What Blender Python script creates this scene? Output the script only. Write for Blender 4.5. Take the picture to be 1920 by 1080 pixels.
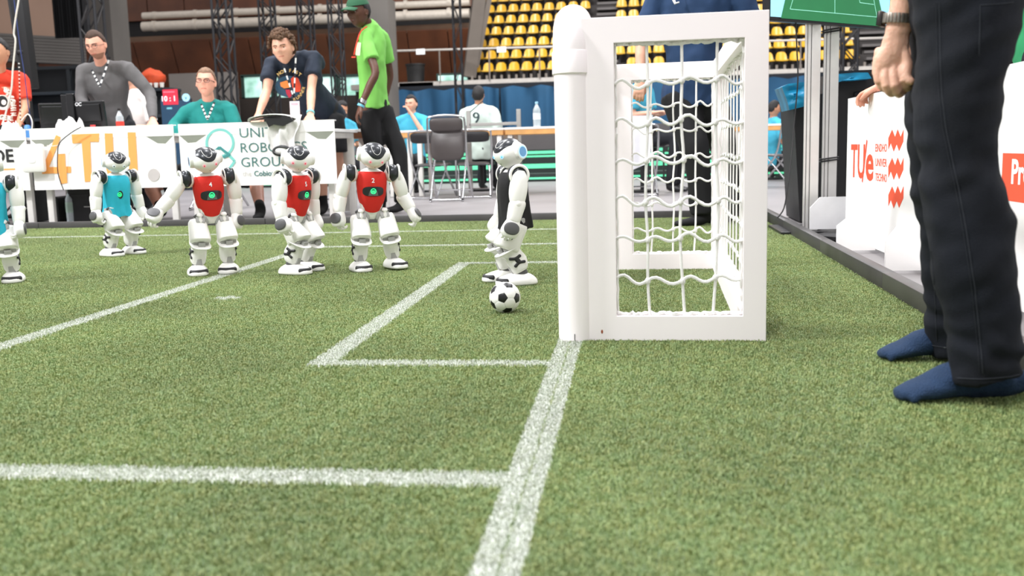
import bpy, bmesh, math, random
from mathutils import Vector, Matrix, noise
from math import sin, cos, pi, radians as rad, sqrt
random.seed(7)
S = bpy.context.scene
COL = S.collection
for o in list(bpy.data.objects): bpy.data.objects.remove(o)

# ------------------------------------------------------------------ camera
F, YAW, PIT, ROL = 1839.0, .12511, .14181, -.02648
CAM = Vector((.2201, -2.7677, .5502))
fw = Vector((-sin(YAW)*cos(PIT), cos(YAW)*cos(PIT), -sin(PIT)))
rt = Vector((cos(YAW), sin(YAW), 0)); up = rt.cross(fw)
rt, up = cos(ROL)*rt + sin(ROL)*up, -sin(ROL)*rt + cos(ROL)*up
cd = bpy.data.cameras.new('camera'); cam = bpy.data.objects.new('camera', cd); COL.objects.link(cam)
cam.matrix_world = Matrix(((rt.x, up.x, -fw.x, CAM.x), (rt.y, up.y, -fw.y, CAM.y), (rt.z, up.z, -fw.z, CAM.z), (0, 0, 0, 1)))
cd.sensor_width = 36; cd.lens = F*36/1920; cd.clip_end = 200; cd.clip_start = .05
cd.dof.use_dof = True; cd.dof.focus_distance = 3.9; cd.dof.aperture_fstop = 4.0
S.camera = cam
# ------------------------------------------------------------------ light and exposure
W = bpy.data.worlds.new('world'); S.world = W; W.use_nodes = True
W.node_tree.nodes['Background'].inputs[0].default_value = (1, .975, 1, 1)
W.node_tree.nodes['Background'].inputs[1].default_value = .68
S.view_settings.view_transform = 'Standard'; S.view_settings.look = 'None'
S.view_settings.exposure = .1; S.view_settings.gamma = 1; S.view_settings.use_curve_mapping = False
def area(x, y, z, sz, e, tx, ty, c=(.985, .985, 1)):
    l = bpy.data.lights.new('hall_lamp', 'AREA'); l.size = sz; l.energy = e*.86; l.color = c
    o = bpy.data.objects.new('hall_lamp', l); COL.objects.link(o); o.location = (x, y, z)
    o.rotation_euler = (Vector((tx, ty, 0)) - Vector((x, y, z))).to_track_quat('-Z', 'Y').to_euler()
for x, y, z, sz, e, tx, ty in [(-8.5, -1.5, 7.5, .9, 1150, -.5, 1), (-2, -6, 9, 1.6, 520, 0, 1), (2.5, -4, 9, 1.2, 180, 0, 1),
        (-7, 3, 9, 1.2, 400, -2, 3), (-1, 3, 10, 1.2, 420, -1, 3), (4, 3, 10, 1.2, 300, 1, 3), (-4, 8, 10, 2, 600, -3, 7),
        (3, 9, 10, 2, 600, 1, 8), (-8, 14, 10, 2, 500, -6, 16), (2, 18, 10, 3, 900, 0, 18), (-4, 28, 13, 4, 2600, -2, 38), (9, 28, 13, 4, 2400, 5, 38)]:
    area(x, y, z, sz, e, tx, ty)

# ------------------------------------------------------------------ helpers
def P(px, py, Y):
    """world point seen at photo pixel (px, py) on the plane y = Y"""
    d = fw + rt*((px-960)/F) - up*((py-540)/F)
    return CAM + d*((Y-CAM.y)/d.y)
def G(px, py, z=0.):
    d = fw + rt*((px-960)/F) - up*((py-540)/F)
    return CAM + d*((z-CAM.z)/d.z)
def s2l(c): return tuple(((v/255)/12.92 if v/255 <= .04045 else ((v/255+.055)/1.055)**2.4) for v in c)
MATS = {}
def mat(name, rgb, rough=.6, metal=0., var=.06, scale=8., bump=0., bscale=60., emit=0., ecol=None, spec=.5, alpha=1., trans=0., coat=0.):
    if name in MATS: return MATS[name]
    m = bpy.data.materials.new(name); m.use_nodes = True; nt = m.node_tree; b = nt.nodes['Principled BSDF']
    c = s2l(rgb); MATS[name] = m
    b.inputs['Roughness'].default_value = rough; b.inputs['Metallic'].default_value = metal
    b.inputs['Specular IOR Level'].default_value = spec; b.inputs['Coat Weight'].default_value = coat
    b.inputs['Transmission Weight'].default_value = trans; b.inputs['Alpha'].default_value = alpha
    tc = nt.nodes.new('ShaderNodeTexCoord'); n = nt.nodes.new('ShaderNodeTexNoise'); n.inputs['Scale'].default_value = scale
    n.inputs['Detail'].default_value = 4; nt.links.new(tc.outputs['Object'], n.inputs['Vector'])
    r = nt.nodes.new('ShaderNodeValToRGB'); r.color_ramp.elements[0].position = .3; r.color_ramp.elements[1].position = .7
    r.color_ramp.elements[0].color = (*[max(0, v*(1-var)) for v in c], 1); r.color_ramp.elements[1].color = (*[min(1, v*(1+var)) for v in c], 1)
    nt.links.new(n.outputs['Fac'], r.inputs['Fac']); nt.links.new(r.outputs['Color'], b.inputs['Base Color'])
    if bump:
        n2 = nt.nodes.new('ShaderNodeTexNoise'); n2.inputs['Scale'].default_value = bscale; n2.inputs['Detail'].default_value = 3
        nt.links.new(tc.outputs['Object'], n2.inputs['Vector'])
        bp = nt.nodes.new('ShaderNodeBump'); bp.inputs['Strength'].default_value = bump; bp.inputs['Distance'].default_value = .01
        nt.links.new(n2.outputs['Fac'], bp.inputs['Height']); nt.links.new(bp.outputs['Normal'], b.inputs['Normal'])
    if emit:
        b.inputs['Emission Color'].default_value = (*s2l(ecol or rgb), 1); b.inputs['Emission Strength'].default_value = emit
    return m
def tag(o, label=None, cat=None, group=None, kind=None):
    if label: o['label'] = label
    if cat: o['category'] = cat
    if group: o['group'] = group
    if kind: o['kind'] = kind
    return o
def thing(name, label, cat, loc=(0, 0, 0), rz=0., group=None):
    o = bpy.data.objects.new(name, None); COL.objects.link(o); o.location = loc; o.rotation_euler = (0, 0, rz)
    o.empty_display_size = .1
    return tag(o, label, cat, group)
def link(name, me, m, parent=None, loc=None, rot=None):
    o = bpy.data.objects.new(name, me); COL.objects.link(o)
    if m is not None:
        for mm in (m if isinstance(m, (list, tuple)) else [m]): me.materials.append(mm)
    if parent is not None: o.parent = parent
    if loc is not None: o.location = loc
    if rot is not None: o.rotation_euler = rot
    return o
def cat1(a, b, c, d, t):
    return [.5*((2*q) + (-p+r)*t + (2*p-5*q+4*r-s)*t*t + (-p+3*q-3*r+s)*t**3) for p, q, r, s in zip(a, b, c, d)]
def crom(K, steps):
    if steps <= 1: return [list(k) for k in K]
    out = []
    for i in range(len(K)-1):
        a, b, c, d = K[max(i-1, 0)], K[i], K[i+1], K[min(i+2, len(K)-1)]
        for s in range(steps): out.append(cat1(a, b, c, d, s/steps))
    out.append(list(K[-1])); return out
class MB:
    def __init__(s, M=None): s.v = []; s.f = []; s.mi = []; s.M = M or Matrix(); s.cur = 0
    def add(s, vs, fs):
        n = len(s.v); s.v += [s.M @ Vector(v) for v in vs]; s.f += [tuple(i+n for i in f) for f in fs]; s.mi += [s.cur]*len(fs); return s
    def box(s, c, d, R=None, bev=0.):
        bm = bmesh.new(); bmesh.ops.create_cube(bm, size=1)
        for v in bm.verts: v.co = Vector((v.co.x*d[0], v.co.y*d[1], v.co.z*d[2]))
        if bev: bmesh.ops.bevel(bm, geom=bm.edges[:], offset=bev, segments=2, affect='EDGES', profile=.5)
        vs = [((R @ v.co) if R is not None else v.co) + Vector(c) for v in bm.verts]; bm.verts.index_update()
        fs = [[v.index for v in f.verts] for f in bm.faces]; bm.free(); return s.add(vs, fs)
    def bar(s, a, b, w, h, upv=(0, 0, 1), bev=0.):
        a = Vector(a); b = Vector(b); d = b-a; y = d.normalized(); x = y.cross(Vector(upv))
        if x.length < 1e-4: x = y.cross(Vector((0, 1, 0)))
        x.normalize(); z = x.cross(y); R = Matrix((x, y, z)).transposed()
        return s.box((a+b)/2, (w, d.length, h), R, bev)
    def tube(s, pts, r, seg=8, side=None, steps=1, caps=True, dome=False):
        """r: number, list of numbers or list of (rx, ry)"""
        pts = [Vector(p) for p in pts]
        rr = r if isinstance(r, (list, tuple)) else [r]*len(pts)
        K = [(*p, *(q if isinstance(q, (list, tuple)) else (q, q))) for p, q in zip(pts, rr)]
        K = crom(K, steps); pp = [Vector(k[:3]) for k in K]; n = len(pp)
        vs = []; fs = []; x = None
        for i in range(n):
            t = (pp[min(i+1, n-1)] - pp[max(i-1, 0)])
            t = t.normalized() if t.length > 1e-9 else Vector((0, 0, 1))
            if side is not None: x = Vector(side) - t*t.dot(Vector(side))
            elif x is None: x = t.orthogonal()
            else: x = x - t*t.dot(x)
            if x.length < 1e-6: x = t.orthogonal()
            x = x.normalized(); y = t.cross(x)
            for j in range(seg):
                a = 2*pi*j/seg; vs.append(pp[i] + x*(cos(a)*K[i][3]) + y*(sin(a)*K[i][4]))
        for i in range(n-1):
            for j in range(seg):
                k = (j+1) % seg; fs.append((i*seg+j, i*seg+k, (i+1)*seg+k, (i+1)*seg+j))
        if caps:
            if dome:
                for e, sg in ((0, -1), (n-1, 1)):
                    t = (pp[e] - pp[e-1 if e else 1]).normalized(); base = e*seg; c = pp[e]; prev = base
                    rm = min(K[e][3], K[e][4])
                    for q in (35, 65):
                        st = len(vs)
                        for j in range(seg): vs.append(c + (vs[base+j]-c)*cos(rad(q)) + t*rm*sin(rad(q)))
                        for j in range(seg):
                            k = (j+1) % seg; f = (prev+j, prev+k, st+k, st+j); fs.append(f if sg > 0 else f[::-1])
                        prev = st
                    vs.append(c + t*rm); ap = len(vs)-1
                    for j in range(seg):
                        k = (j+1) % seg; f = (prev+j, prev+k, ap); fs.append(f if sg > 0 else f[::-1])
            else:
                fs.append(tuple(range(seg))[::-1]); fs.append(tuple((n-1)*seg+j for j in range(seg)))
        return s.add(vs, fs)
    def loft(s, keys, seg=24, steps=3, M=None, caps=(True, True)):
        """keys (z, cx, cy, rx, ry, p): superellipse rings stacked along z"""
        K = crom(keys, steps); vs = []; fs = []; n = len(K)
        for z, cx, cy, rx, ry, p in K:
            for j in range(seg):
                a = 2*pi*j/seg; c, d = cos(a), sin(a)
                v = Vector((cx + rx*math.copysign(abs(c)**(2/p), c), cy + ry*math.copysign(abs(d)**(2/p), d), z))
                vs.append(M @ v if M else v)
        for i in range(n-1):
            for j in range(seg):
                k = (j+1) % seg; fs.append((i*seg+j, i*seg+k, (i+1)*seg+k, (i+1)*seg+j))
        if caps[0]: fs.append(tuple(range(seg))[::-1])
        if caps[1]: fs.append(tuple((n-1)*seg+j for j in range(seg)))
        return s.add(vs, fs)
    def ball(s, c, r, seg=16, rings=10, M=None):
        r = r if isinstance(r, (list, tuple)) else (r, r, r); vs = []; fs = []
        vs.append(Vector((0, 0, -r[2])))
        for i in range(1, rings):
            t = -pi/2 + pi*i/rings
            for j in range(seg):
                a = 2*pi*j/seg; vs.append(Vector((r[0]*cos(t)*cos(a), r[1]*cos(t)*sin(a), r[2]*sin(t))))
        vs.append(Vector((0, 0, r[2])))
        for j in range(seg): fs.append((0, 1+(j+1) % seg, 1+j))
        for i in range(rings-2):
            for j in range(seg):
                k = (j+1) % seg; a = 1+i*seg; fs.append((a+j, a+k, a+seg+k, a+seg+j))
        a = 1+(rings-2)*seg
        for j in range(seg): fs.append((a+j, a+(j+1) % seg, len(vs)-1))
        vs = [((M @ v) if M else v) + Vector(c) for v in vs]; return s.add(vs, fs)
    def prism(s, poly, o, u, v, t):
        """poly (a, b) in axes u, v from o, extruded by vector t"""
        o, u, v, t = map(Vector, (o, u, v, t)); n = len(poly)
        bot = [o+u*a+v*b for a, b in poly]; top = [q+t for q in bot]
        ar = sum(poly[i][0]*poly[(i+1) % n][1]-poly[(i+1) % n][0]*poly[i][1] for i in range(n))
        flip = (ar*(u.cross(v).dot(t))) < 0
        fs = [tuple(range(n))[::-1], tuple(range(n, 2*n))] + [(i, (i+1) % n, n+(i+1) % n, n+i) for i in range(n)]
        if flip: fs = [f[::-1] for f in fs]
        return s.add(bot+top, fs)
    def text(s, st, size, M, off=0., ext=.0008, wid=None, sheet=None):
        cu = bpy.data.curves.new('t', 'FONT'); cu.body = st; cu.size = size; cu.offset = off; cu.extrude = ext; cu.resolution_u = 3
        o = bpy.data.objects.new('t', cu); COL.objects.link(o); dg = bpy.context.evaluated_depsgraph_get()
        me = bpy.data.meshes.new_from_object(o.evaluated_get(dg)); bpy.data.objects.remove(o); bpy.data.curves.remove(cu)
        xs = [v.co.x for v in me.vertices] or [0]; x0, x1 = min(xs), max(xs); k = (wid/(x1-x0)) if wid else 1
        vs = [Vector(((v.co.x-x0)*k, v.co.y, v.co.z)) for v in me.vertices]
        vs = [(sheet(v) if sheet else M @ v) for v in vs]
        s.add(vs, [tuple(p.vertices) for p in me.polygons]); bpy.data.meshes.remove(me); return s
    def mesh(s, smooth=True):
        me = bpy.data.meshes.new('m'); me.from_pydata([tuple(v) for v in s.v], [], s.f)
        if any(s.mi): me.polygons.foreach_set('material_index', s.mi)
        if smooth:
            me.polygons.foreach_set('use_smooth', [True]*len(me.polygons))
            try: me.set_sharp_from_angle(angle=rad(40))
            except Exception: pass
        me.update(); return me
    def remesh(s, vox, sm=6, fn=None):
        o = bpy.data.objects.new('r', s.mesh(False)); COL.objects.link(o)
        md = o.modifiers.new('r', 'REMESH'); md.mode = 'VOXEL'; md.voxel_size = vox
        if sm: m2 = o.modifiers.new('s', 'SMOOTH'); m2.iterations = sm; m2.factor = .5
        me = bpy.data.meshes.new_from_object(o.evaluated_get(bpy.context.evaluated_depsgraph_get()))
        bpy.data.objects.remove(o)
        if fn:
            ns = [v.normal.copy() for v in me.vertices]
            for v, nn in zip(me.vertices, ns): v.co = fn(v.co, nn)
        me.polygons.foreach_set('use_smooth', [True]*len(me.polygons)); me.update(); return me
    def addmesh(s, me):
        return s.add([v.co for v in me.vertices], [tuple(p.vertices) for p in me.polygons])
    def build(s, name, m, parent=None, smooth=True, label=None):
        o = link(name, s.mesh(smooth), m, parent)
        if label: o['label'] = label
        return o
def solo(mb, name, m, label, cat, group=None, smooth=True, kind=None):
    """a thing made of one mesh; origin moved to its base centre"""
    xs = [v.x for v in mb.v]; ys = [v.y for v in mb.v]; zs = [v.z for v in mb.v]
    c = Vector(((min(xs)+max(xs))/2, (min(ys)+max(ys))/2, min(zs))); mb.v = [v-c for v in mb.v]
    o = mb.build(name, m, None, smooth); o.location = c; return tag(o, label, cat, group, kind)
def struct(mb, name, m, smooth=False, label=None):
    o = mb.build(name, m, None, smooth); o['kind'] = 'structure'
    if label: o['label'] = label
    return o
def fr(o, x, y, z):  # frame matrix
    x, y, z = Vector(x), Vector(y), Vector(z)
    return Matrix(((x.x, y.x, z.x, o[0]), (x.y, y.y, z.y, o[1]), (x.z, y.z, z.z, o[2]), (0, 0, 0, 1)))
def Rx(a): return Matrix.Rotation(a, 4, 'X')
def Ry(a): return Matrix.Rotation(a, 4, 'Y')
def Rz(a): return Matrix.Rotation(a, 4, 'Z')
def T(x, y, z): return Matrix.Translation((x, y, z))

white_plastic = mat('white_plastic', (240, 239, 236), .35, var=.015)
goal_white = mat('goal_white', (253, 246, 247), .4, var=.015, scale=3)
black = mat('black_plastic', (22, 22, 24), .45)
dark_metal = mat('dark_metal', (38, 38, 41), .5, .3)
chrome = mat('chrome', (200, 200, 202), .18, 1.)
alu = mat('brushed_aluminium', (226, 224, 221), .34, .6)
board_white = mat('board_white', (246, 244, 242), .55, var=.012, scale=2)
orange_print = mat('orange_print', (245, 166, 88), .6, var=.02)
red_print = mat('red_print', (236, 84, 52), .6, var=.02)

# ------------------------------------------------------------------ ground
def add_ground():
    m = mat('hall_floor', (140, 136, 137), .42, var=.10, scale=.8, bump=.05, bscale=20)
    mb = MB(); mb.box((0, 20, -.06), (90, 60, .1)); mb.box((2, -6, -.06), (94, 8, .1))
    mb = MB(); mb.box((0, 18, -.06), (90, 64, .1)); struct(mb, 'floor', m)
add_ground()
def turf_material(pile):
    m = bpy.data.materials.new('turf_pile' if pile else 'turf_backing'); m.use_nodes = True; nt = m.node_tree; L = nt.links
    b = nt.nodes['Principled BSDF']; b.inputs['Roughness'].default_value = .5; b.inputs['Specular IOR Level'].default_value = .35
    geo = nt.nodes.new('ShaderNodeNewGeometry'); sp = nt.nodes.new('ShaderNodeSeparateXYZ')
    nz = nt.nodes.new('ShaderNodeTexNoise'); nz.inputs['Scale'].default_value = 90; nz.inputs['Detail'].default_value = 2
    L.new(geo.outputs['Position'], nz.inputs['Vector'])
    mx = nt.nodes.new('ShaderNodeVectorMath'); mx.operation = 'MULTIPLY_ADD'   # fuzzy edge
    mx.inputs[1].default_value = (.016, .016, 0); L.new(nz.outputs['Color'], mx.inputs[0]); L.new(geo.outputs['Position'], mx.inputs[2])
    L.new(mx.outputs[0], sp.inputs[0])
    def mth(op, a, bb=None):
        n = nt.nodes.new('ShaderNodeMath'); n.operation = op
        for i, q in enumerate((a, bb)):
            if q is None: continue
            if isinstance(q, (int, float)): n.inputs[i].default_value = q
            else: L.new(q, n.inputs[i])
        return n.outputs[0]
    X, Y = sp.outputs[0], sp.outputs[1]
    def band(c, lo, hi): return mth('MULTIPLY', mth('GREATER_THAN', c, lo+.008), mth('LESS_THAN', c, hi+.008))
    def rect(x0, x1, y0, y1): return mth('MULTIPLY', band(X, x0, x1), band(Y, y0, y1))
    w = .034; gx = .037
    R = [rect(gx-w, gx+w, -2.23, 3.83), rect(-.6-w, -.6+w, -.31-w, 1.9+w), rect(-.6, gx, -.31-.028, -.31+.028), rect(-.6, gx, 1.9-w, 1.9+w),
         rect(-1.665-w, -1.665+w, -1.2-w, 2.8+w), rect(-1.66, gx, -1.2-w, -1.2+w), rect(-1.66, gx, 2.8-w, 2.8+w), rect(-9, gx, 3.8-w, 3.8+w),
         rect(-9, gx, -2.23, -2.17), rect(-1.40, -1.30, .82, .86), rect(-1.365, -1.335, .79, .89)]
    tot = R[0]
    for q in R[1:]: tot = mth('MAXIMUM', tot, q)
    seam = mth('MULTIPLY', mth('GREATER_THAN', X, gx+.0085), mth('LESS_THAN', X, gx+.0125))
    tot = mth('MULTIPLY', tot, mth('SUBTRACT', 1., mth('MULTIPLY', seam, .75)))
    n2 = nt.nodes.new('ShaderNodeTexNoise'); n2.inputs['Scale'].default_value = 420; n2.inputs['Detail'].default_value = 2
    L.new(geo.outputs['Position'], n2.inputs['Vector'])
    cov = mth('GREATER_THAN', n2.outputs['Fac'], .46)                    # paint does not cover every blade
    tot = mth('MULTIPLY', tot, cov)
    n3 = nt.nodes.new('ShaderNodeTexNoise'); n3.inputs['Scale'].default_value = 420; n3.inputs['Detail'].default_value = 3
    L.new(geo.outputs['Position'], n3.inputs['Vector'])
    r = nt.nodes.new('ShaderNodeValToRGB'); e = r.color_ramp.elements
    cs = [(.30, (92, 110, 62)), (.47, (130, 148, 94)), (.60, (154, 170, 116)), (.74, (204, 208, 164))]
    if not pile: cs = [(.3, (66, 84, 44)), (.7, (104, 124, 74))]
    e[0].position, e[0].color = cs[0][0], (*s2l(cs[0][1]), 1); e[1].position, e[1].color = cs[-1][0], (*s2l(cs[-1][1]), 1)
    for p, c in cs[1:-1]: q = e.new(p); q.color = (*s2l(c), 1)
    L.new(n3.outputs['Fac'], r.inputs['Fac'])
    n4 = nt.nodes.new('ShaderNodeTexNoise'); n4.inputs['Scale'].default_value = 1.6; n4.inputs['Detail'].default_value = 5
    L.new(geo.outputs['Position'], n4.inputs['Vector'])
    mpr = nt.nodes.new('ShaderNodeMapRange'); mpr.inputs[1].default_value = .3; mpr.inputs[2].default_value = .7; mpr.inputs[3].default_value = .90; mpr.inputs[4].default_value = 1.24
    L.new(n4.outputs['Fac'], mpr.inputs[0])
    n5 = nt.nodes.new('ShaderNodeTexNoise'); n5.inputs['Scale'].default_value = 34; n5.inputs['Detail'].default_value = 4; L.new(geo.outputs['Position'], n5.inputs['Vector'])
    hr = nt.nodes.new('ShaderNodeValToRGB'); hr.color_ramp.elements[0].position = .38; hr.color_ramp.elements[1].position = .62
    hr.color_ramp.elements[0].color = (1.07, .96, .88, 1); hr.color_ramp.elements[1].color = (.92, .98, 1.0, 1); L.new(n5.outputs['Fac'], hr.inputs['Fac'])
    hm = nt.nodes.new('ShaderNodeVectorMath'); hm.operation = 'MULTIPLY'; L.new(r.outputs['Color'], hm.inputs[0]); L.new(hr.outputs['Color'], hm.inputs[1])
    sc = nt.nodes.new('ShaderNodeVectorMath'); sc.operation = 'SCALE'; L.new(hm.outputs[0], sc.inputs[0]); L.new(mpr.outputs[0], sc.inputs['Scale'])
    mix = nt.nodes.new('ShaderNodeMix'); mix.data_type = 'RGBA'
    L.new(tot, mix.inputs['Factor']); L.new(sc.outputs[0], mix.inputs['A']); mix.inputs['B'].default_value = (.70, .72, .68, 1)
    L.new(mix.outputs['Result'], b.inputs['Base Color'])
    if pile:
        b.inputs['Subsurface Weight'].default_value = 0
    return m
TX0, TX1, TY0, TY1 = -6.4, 1.14, -2.75, 4.66
def add_turf():
    mb = MB(); mb.box(((TX0+TX1)/2, (TY0+TY1)/2, -.008), (TX1-TX0, TY1-TY0, .012)); o = struct(mb, 'floor_turf', turf_material(False))
    o['label'] = 'green artificial turf backing with white painted field lines'
    rr = random.Random(3); t = .25; vs = []; fs = []
    for i in range(4600):
        x, y = rr.uniform(0, t), rr.uniform(0, t); a = rr.uniform(0, 2*pi); w = rr.uniform(.0007, .0012); h = rr.uniform(.003, .0072)
        ln = rr.uniform(.001, .007); dx, dy = cos(a), sin(a); k = len(vs); ux, uy = -dy*w, dx*w
        vs += [(x-ux, y-uy, -.004), (x+ux, y+uy, -.004), (x+dx*ln*.4-ux*.9, y+dy*ln*.4-uy*.9, h*.75), (x+dx*ln*.4+ux*.9, y+dy*ln*.4+uy*.9, h*.75), (x+dx*ln, y+dy*ln, h*rr.uniform(.7, 1.1))]
        fs += [(k, k+1, k+3, k+2), (k+2, k+3, k+4)]
    me = bpy.data.meshes.new('pile'); me.from_pydata([(a-t/2, b-t/2, c) for a, b, c in vs], [], fs)
    o = link('turf_pile', me, turf_material(True)); o['kind'] = 'stuff'; tag(o, 'short green artificial turf fibres with white painted lines', 'turf')
    ng = bpy.data.node_groups.new('turf', 'GeometryNodeTree')
    ng.interface.new_socket('Geometry', in_out='INPUT', socket_type='NodeSocketGeometry'); ng.interface.new_socket('Geometry', in_out='OUTPUT', socket_type='NodeSocketGeometry')
    N = ng.nodes; gi = N.new('NodeGroupInput'); go = N.new('NodeGroupOutput'); g = N.new('GeometryNodeMeshGrid')
    nx = int((TX1-TX0)/t); ny = int((TY1-TY0)/t)
    g.inputs['Vertices X'].default_value = nx; g.inputs['Vertices Y'].default_value = ny
    g.inputs['Size X'].default_value = t*(nx-1); g.inputs['Size Y'].default_value = t*(ny-1)
    tr = N.new('GeometryNodeTransform'); tr.inputs['Translation'].default_value = (TX1-nx*t/2-.005, TY1-ny*t/2-.005, 0)
    ip = N.new('GeometryNodeInstanceOnPoints'); rv = N.new('FunctionNodeRandomValue'); rv.data_type = 'INT'
    rv.inputs[4].default_value = 0; rv.inputs[5].default_value = 3
    ml = N.new('ShaderNodeMath'); ml.operation = 'MULTIPLY'; ml.inputs[1].default_value = pi/2
    cx = N.new('ShaderNodeCombineXYZ'); l = ng.links
    l.new(g.outputs[0], tr.inputs[0]); l.new(tr.outputs[0], ip.inputs['Points']); l.new(gi.outputs[0], ip.inputs['Instance'])
    l.new(rv.outputs[2], ml.inputs[0]); l.new(ml.outputs[0], cx.inputs[2]); l.new(cx.outputs[0], ip.inputs['Rotation'])
    l.new(ip.outputs[0], go.inputs[0]); md = o.modifiers.new('turf', 'NODES'); md.node_group = ng
add_turf()
# dark aluminium kerb around the pitch, in bars with visible joints
def add_kerb():
    m = mat('kerb_grey', (82, 80, 80), .45, .4, var=.15, scale=4)
    def run(a, b, label, L):
        a, b = Vector(a), Vector(b); d = (b-a); n = max(1, round(d.length/L)); t = thing('pitch_kerb', label, 'kerb', a)
        for i in range(n):
            p, q = d*(i/n), d*((i+1)/n); g = d.normalized()*.0015
            MB().bar(p+g+Vector((0, 0, .0345)), q-g+Vector((0, 0, .0345)), .05, .069, bev=.003).build('kerb_bar', m, t)
    run((-6.5, 4.69, -.018), (1.165, 4.72, -.018), 'dark grey kerb bar along the far side of the turf', 2.0)
    run((1.175, 4.74, -.006), (1.13, -1.6, -.006), 'dark grey kerb bar running back along the right side of the turf', 1.2)
add_kerb()

# ------------------------------------------------------------------ goal
def add_goal():
    t = thing('soccer_goal', 'white miniature soccer goal with round post, box frame and rope net', 'goal', (.0534, .0185, 0), -.02725)
    Z = .80
    mb = MB(); mb.tube([(0, 0, 0), (0, 0, Z)], .05, 48); mb.build('post', goal_white, t)
    mb = MB(); mb.tube([(0, 1.6, 0), (0, 1.6, Z)], .05, 32); mb.build('post', goal_white, t)
    for y0, s in ((0, 1), (1.6, -1)):
        pts = [(0, y0, Z-.05)] + [(0, y0+s*(.078-.078*cos(rad(a))), Z+.017+.078*sin(rad(a))) for a in range(0, 91, 9)]
        MB().tube(pts, .0515, 48).build('elbow', goal_white, t)
        MB().tube([(0, y0, Z-.052), (0, y0, Z-.05), (0, y0, Z+.008), (0, y0, Z+.012)], [.0525, .0545, .0545, .0515], 48).build('collar', goal_white, t)
    MB().tube([(0, .07, Z+.095), (0, 1.53, Z+.095)], .0475, 32).build('crossbar', goal_white, t)
    x0, x1, x2, x3, h = .048, .118, .467, .530, .895; zb, zt = .071, .826
    for y in (-.0, 1.6):
        mb = MB(); o4 = [(x0-.02, 0), (x3, 0), (x3, h), (x0-.02, h)]; i4 = [(x1, zb), (x2, zb), (x2, zt), (x1, zt)]
        vs = [(a, y+d, b) for d in (-.03, .03) for ring in (o4, i4) for a, b in ring]; fs = []
        for k in range(4):
            j = (k+1) % 4; fs += [(k, j, 4+j, 4+k), (8+j, 8+k, 12+k, 12+j), (j, k, 8+k, 8+j), (4+k, 4+j, 12+j, 12+k)]
        mb.add(vs, fs); fo = mb.build('side_frame', goal_white, t, False); bv = fo.modifiers.new('b', 'BEVEL'); bv.width = .0012; bv.segments = 2; bv.limit_method = 'ANGLE'
    for a, b in ((0, zb), (zt, h)):
        MB().box((.4985, .8, (a+b)/2), (.063, 1.54, b-a), bev=.0015).build('rear_rail', goal_white, t, False)
    cord = mat('net_cord', (238, 237, 234), .7, bump=.3, bscale=400)
    rr = random.Random(5)
    def net(U, Vv, zs, f, r, amp):
        mb = MB()
        n = len(U)-1; off = [[(rr.uniform(-.005, .005), rr.uniform(-.006, .006)) for _ in zs] for _ in U]
        kn = [[(u+(off[i][k][0] if 0 < i < n else 0), z+off[i][k][1]) for k, z in enumerate(zs)] for i, u in enumerate(U)]
        for i in range(1, n):
            pts = [f(U[i], Vv[1], 0)] + [f(*kn[i][k], 0) for k in range(len(zs))][::-1] + [f(U[i]+rr.uniform(-.01, .01), Vv[0], 0)]
            mb.tube(pts, r, 6, steps=3)
        for k in range(len(zs)):
            pts = []
            for i in range(n):
                (u0, z0), (u1, z1) = kn[i][k], kn[i+1][k]; a = amp*rr.uniform(.6, 1.25)
                for q in range(8): s_ = q/8; pts.append(f(u0+(u1-u0)*s_, z0+(z1-z0)*s_ + a*sin(2*pi*s_+.2)*(1 if s_ < .5 else .8), r*.6))
            pts.append(f(*kn[n][k], 0)); mb.tube(pts, r*1.1, 6)
            for i in range(1, n): mb.ball(f(*kn[i][k], r*.5), (r*2, r*1.8, r*2.3), 8, 6)
        # lashing round the edge of the opening
        for z in Vv:
            mb.tube([f(U[0]+(U[-1]-U[0])*q/40, z+(.004 if z < .4 else -.004)+rr.uniform(-.003, .003), rr.uniform(-.01, .01)) for q in range(41)], r*1.3, 6)
        for u in (U[0], U[-1]):
            sg = 1 if u == U[0] else -1
            mb.tube([f(u+sg*(.002+rr.uniform(0, .003)), Vv[0]+(Vv[1]-Vv[0])*q/40, rr.uniform(-.006, .006)) for q in range(41)], r*.8, 6)
        mb.build('net', cord, t)
    zs = [.172, .284, .393, .500, .610, .718]
    for y in (0, 1.6): net([x1, x1+.088, x1+.183, x1+.278, x2], (zb, zt), zs, lambda u, z, d, y=y: (u, y-.012-d, z), .0042, .012)
    net([.04+.152*i for i in range(11)], (zb, zt), zs, lambda u, z, d: (.4985+d, u, z), .0030, .009)
    MB().ball((.076, -.0302, .026), (.003, .0008, .006), 8, 6).build('rust_spot', mat('rust', (150, 70, 30), .8), t)
    MB().box((-.0002, -.0505, .012), (.002, .002, .022)).build('scuff_mark', black, t)
add_goal()

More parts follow.
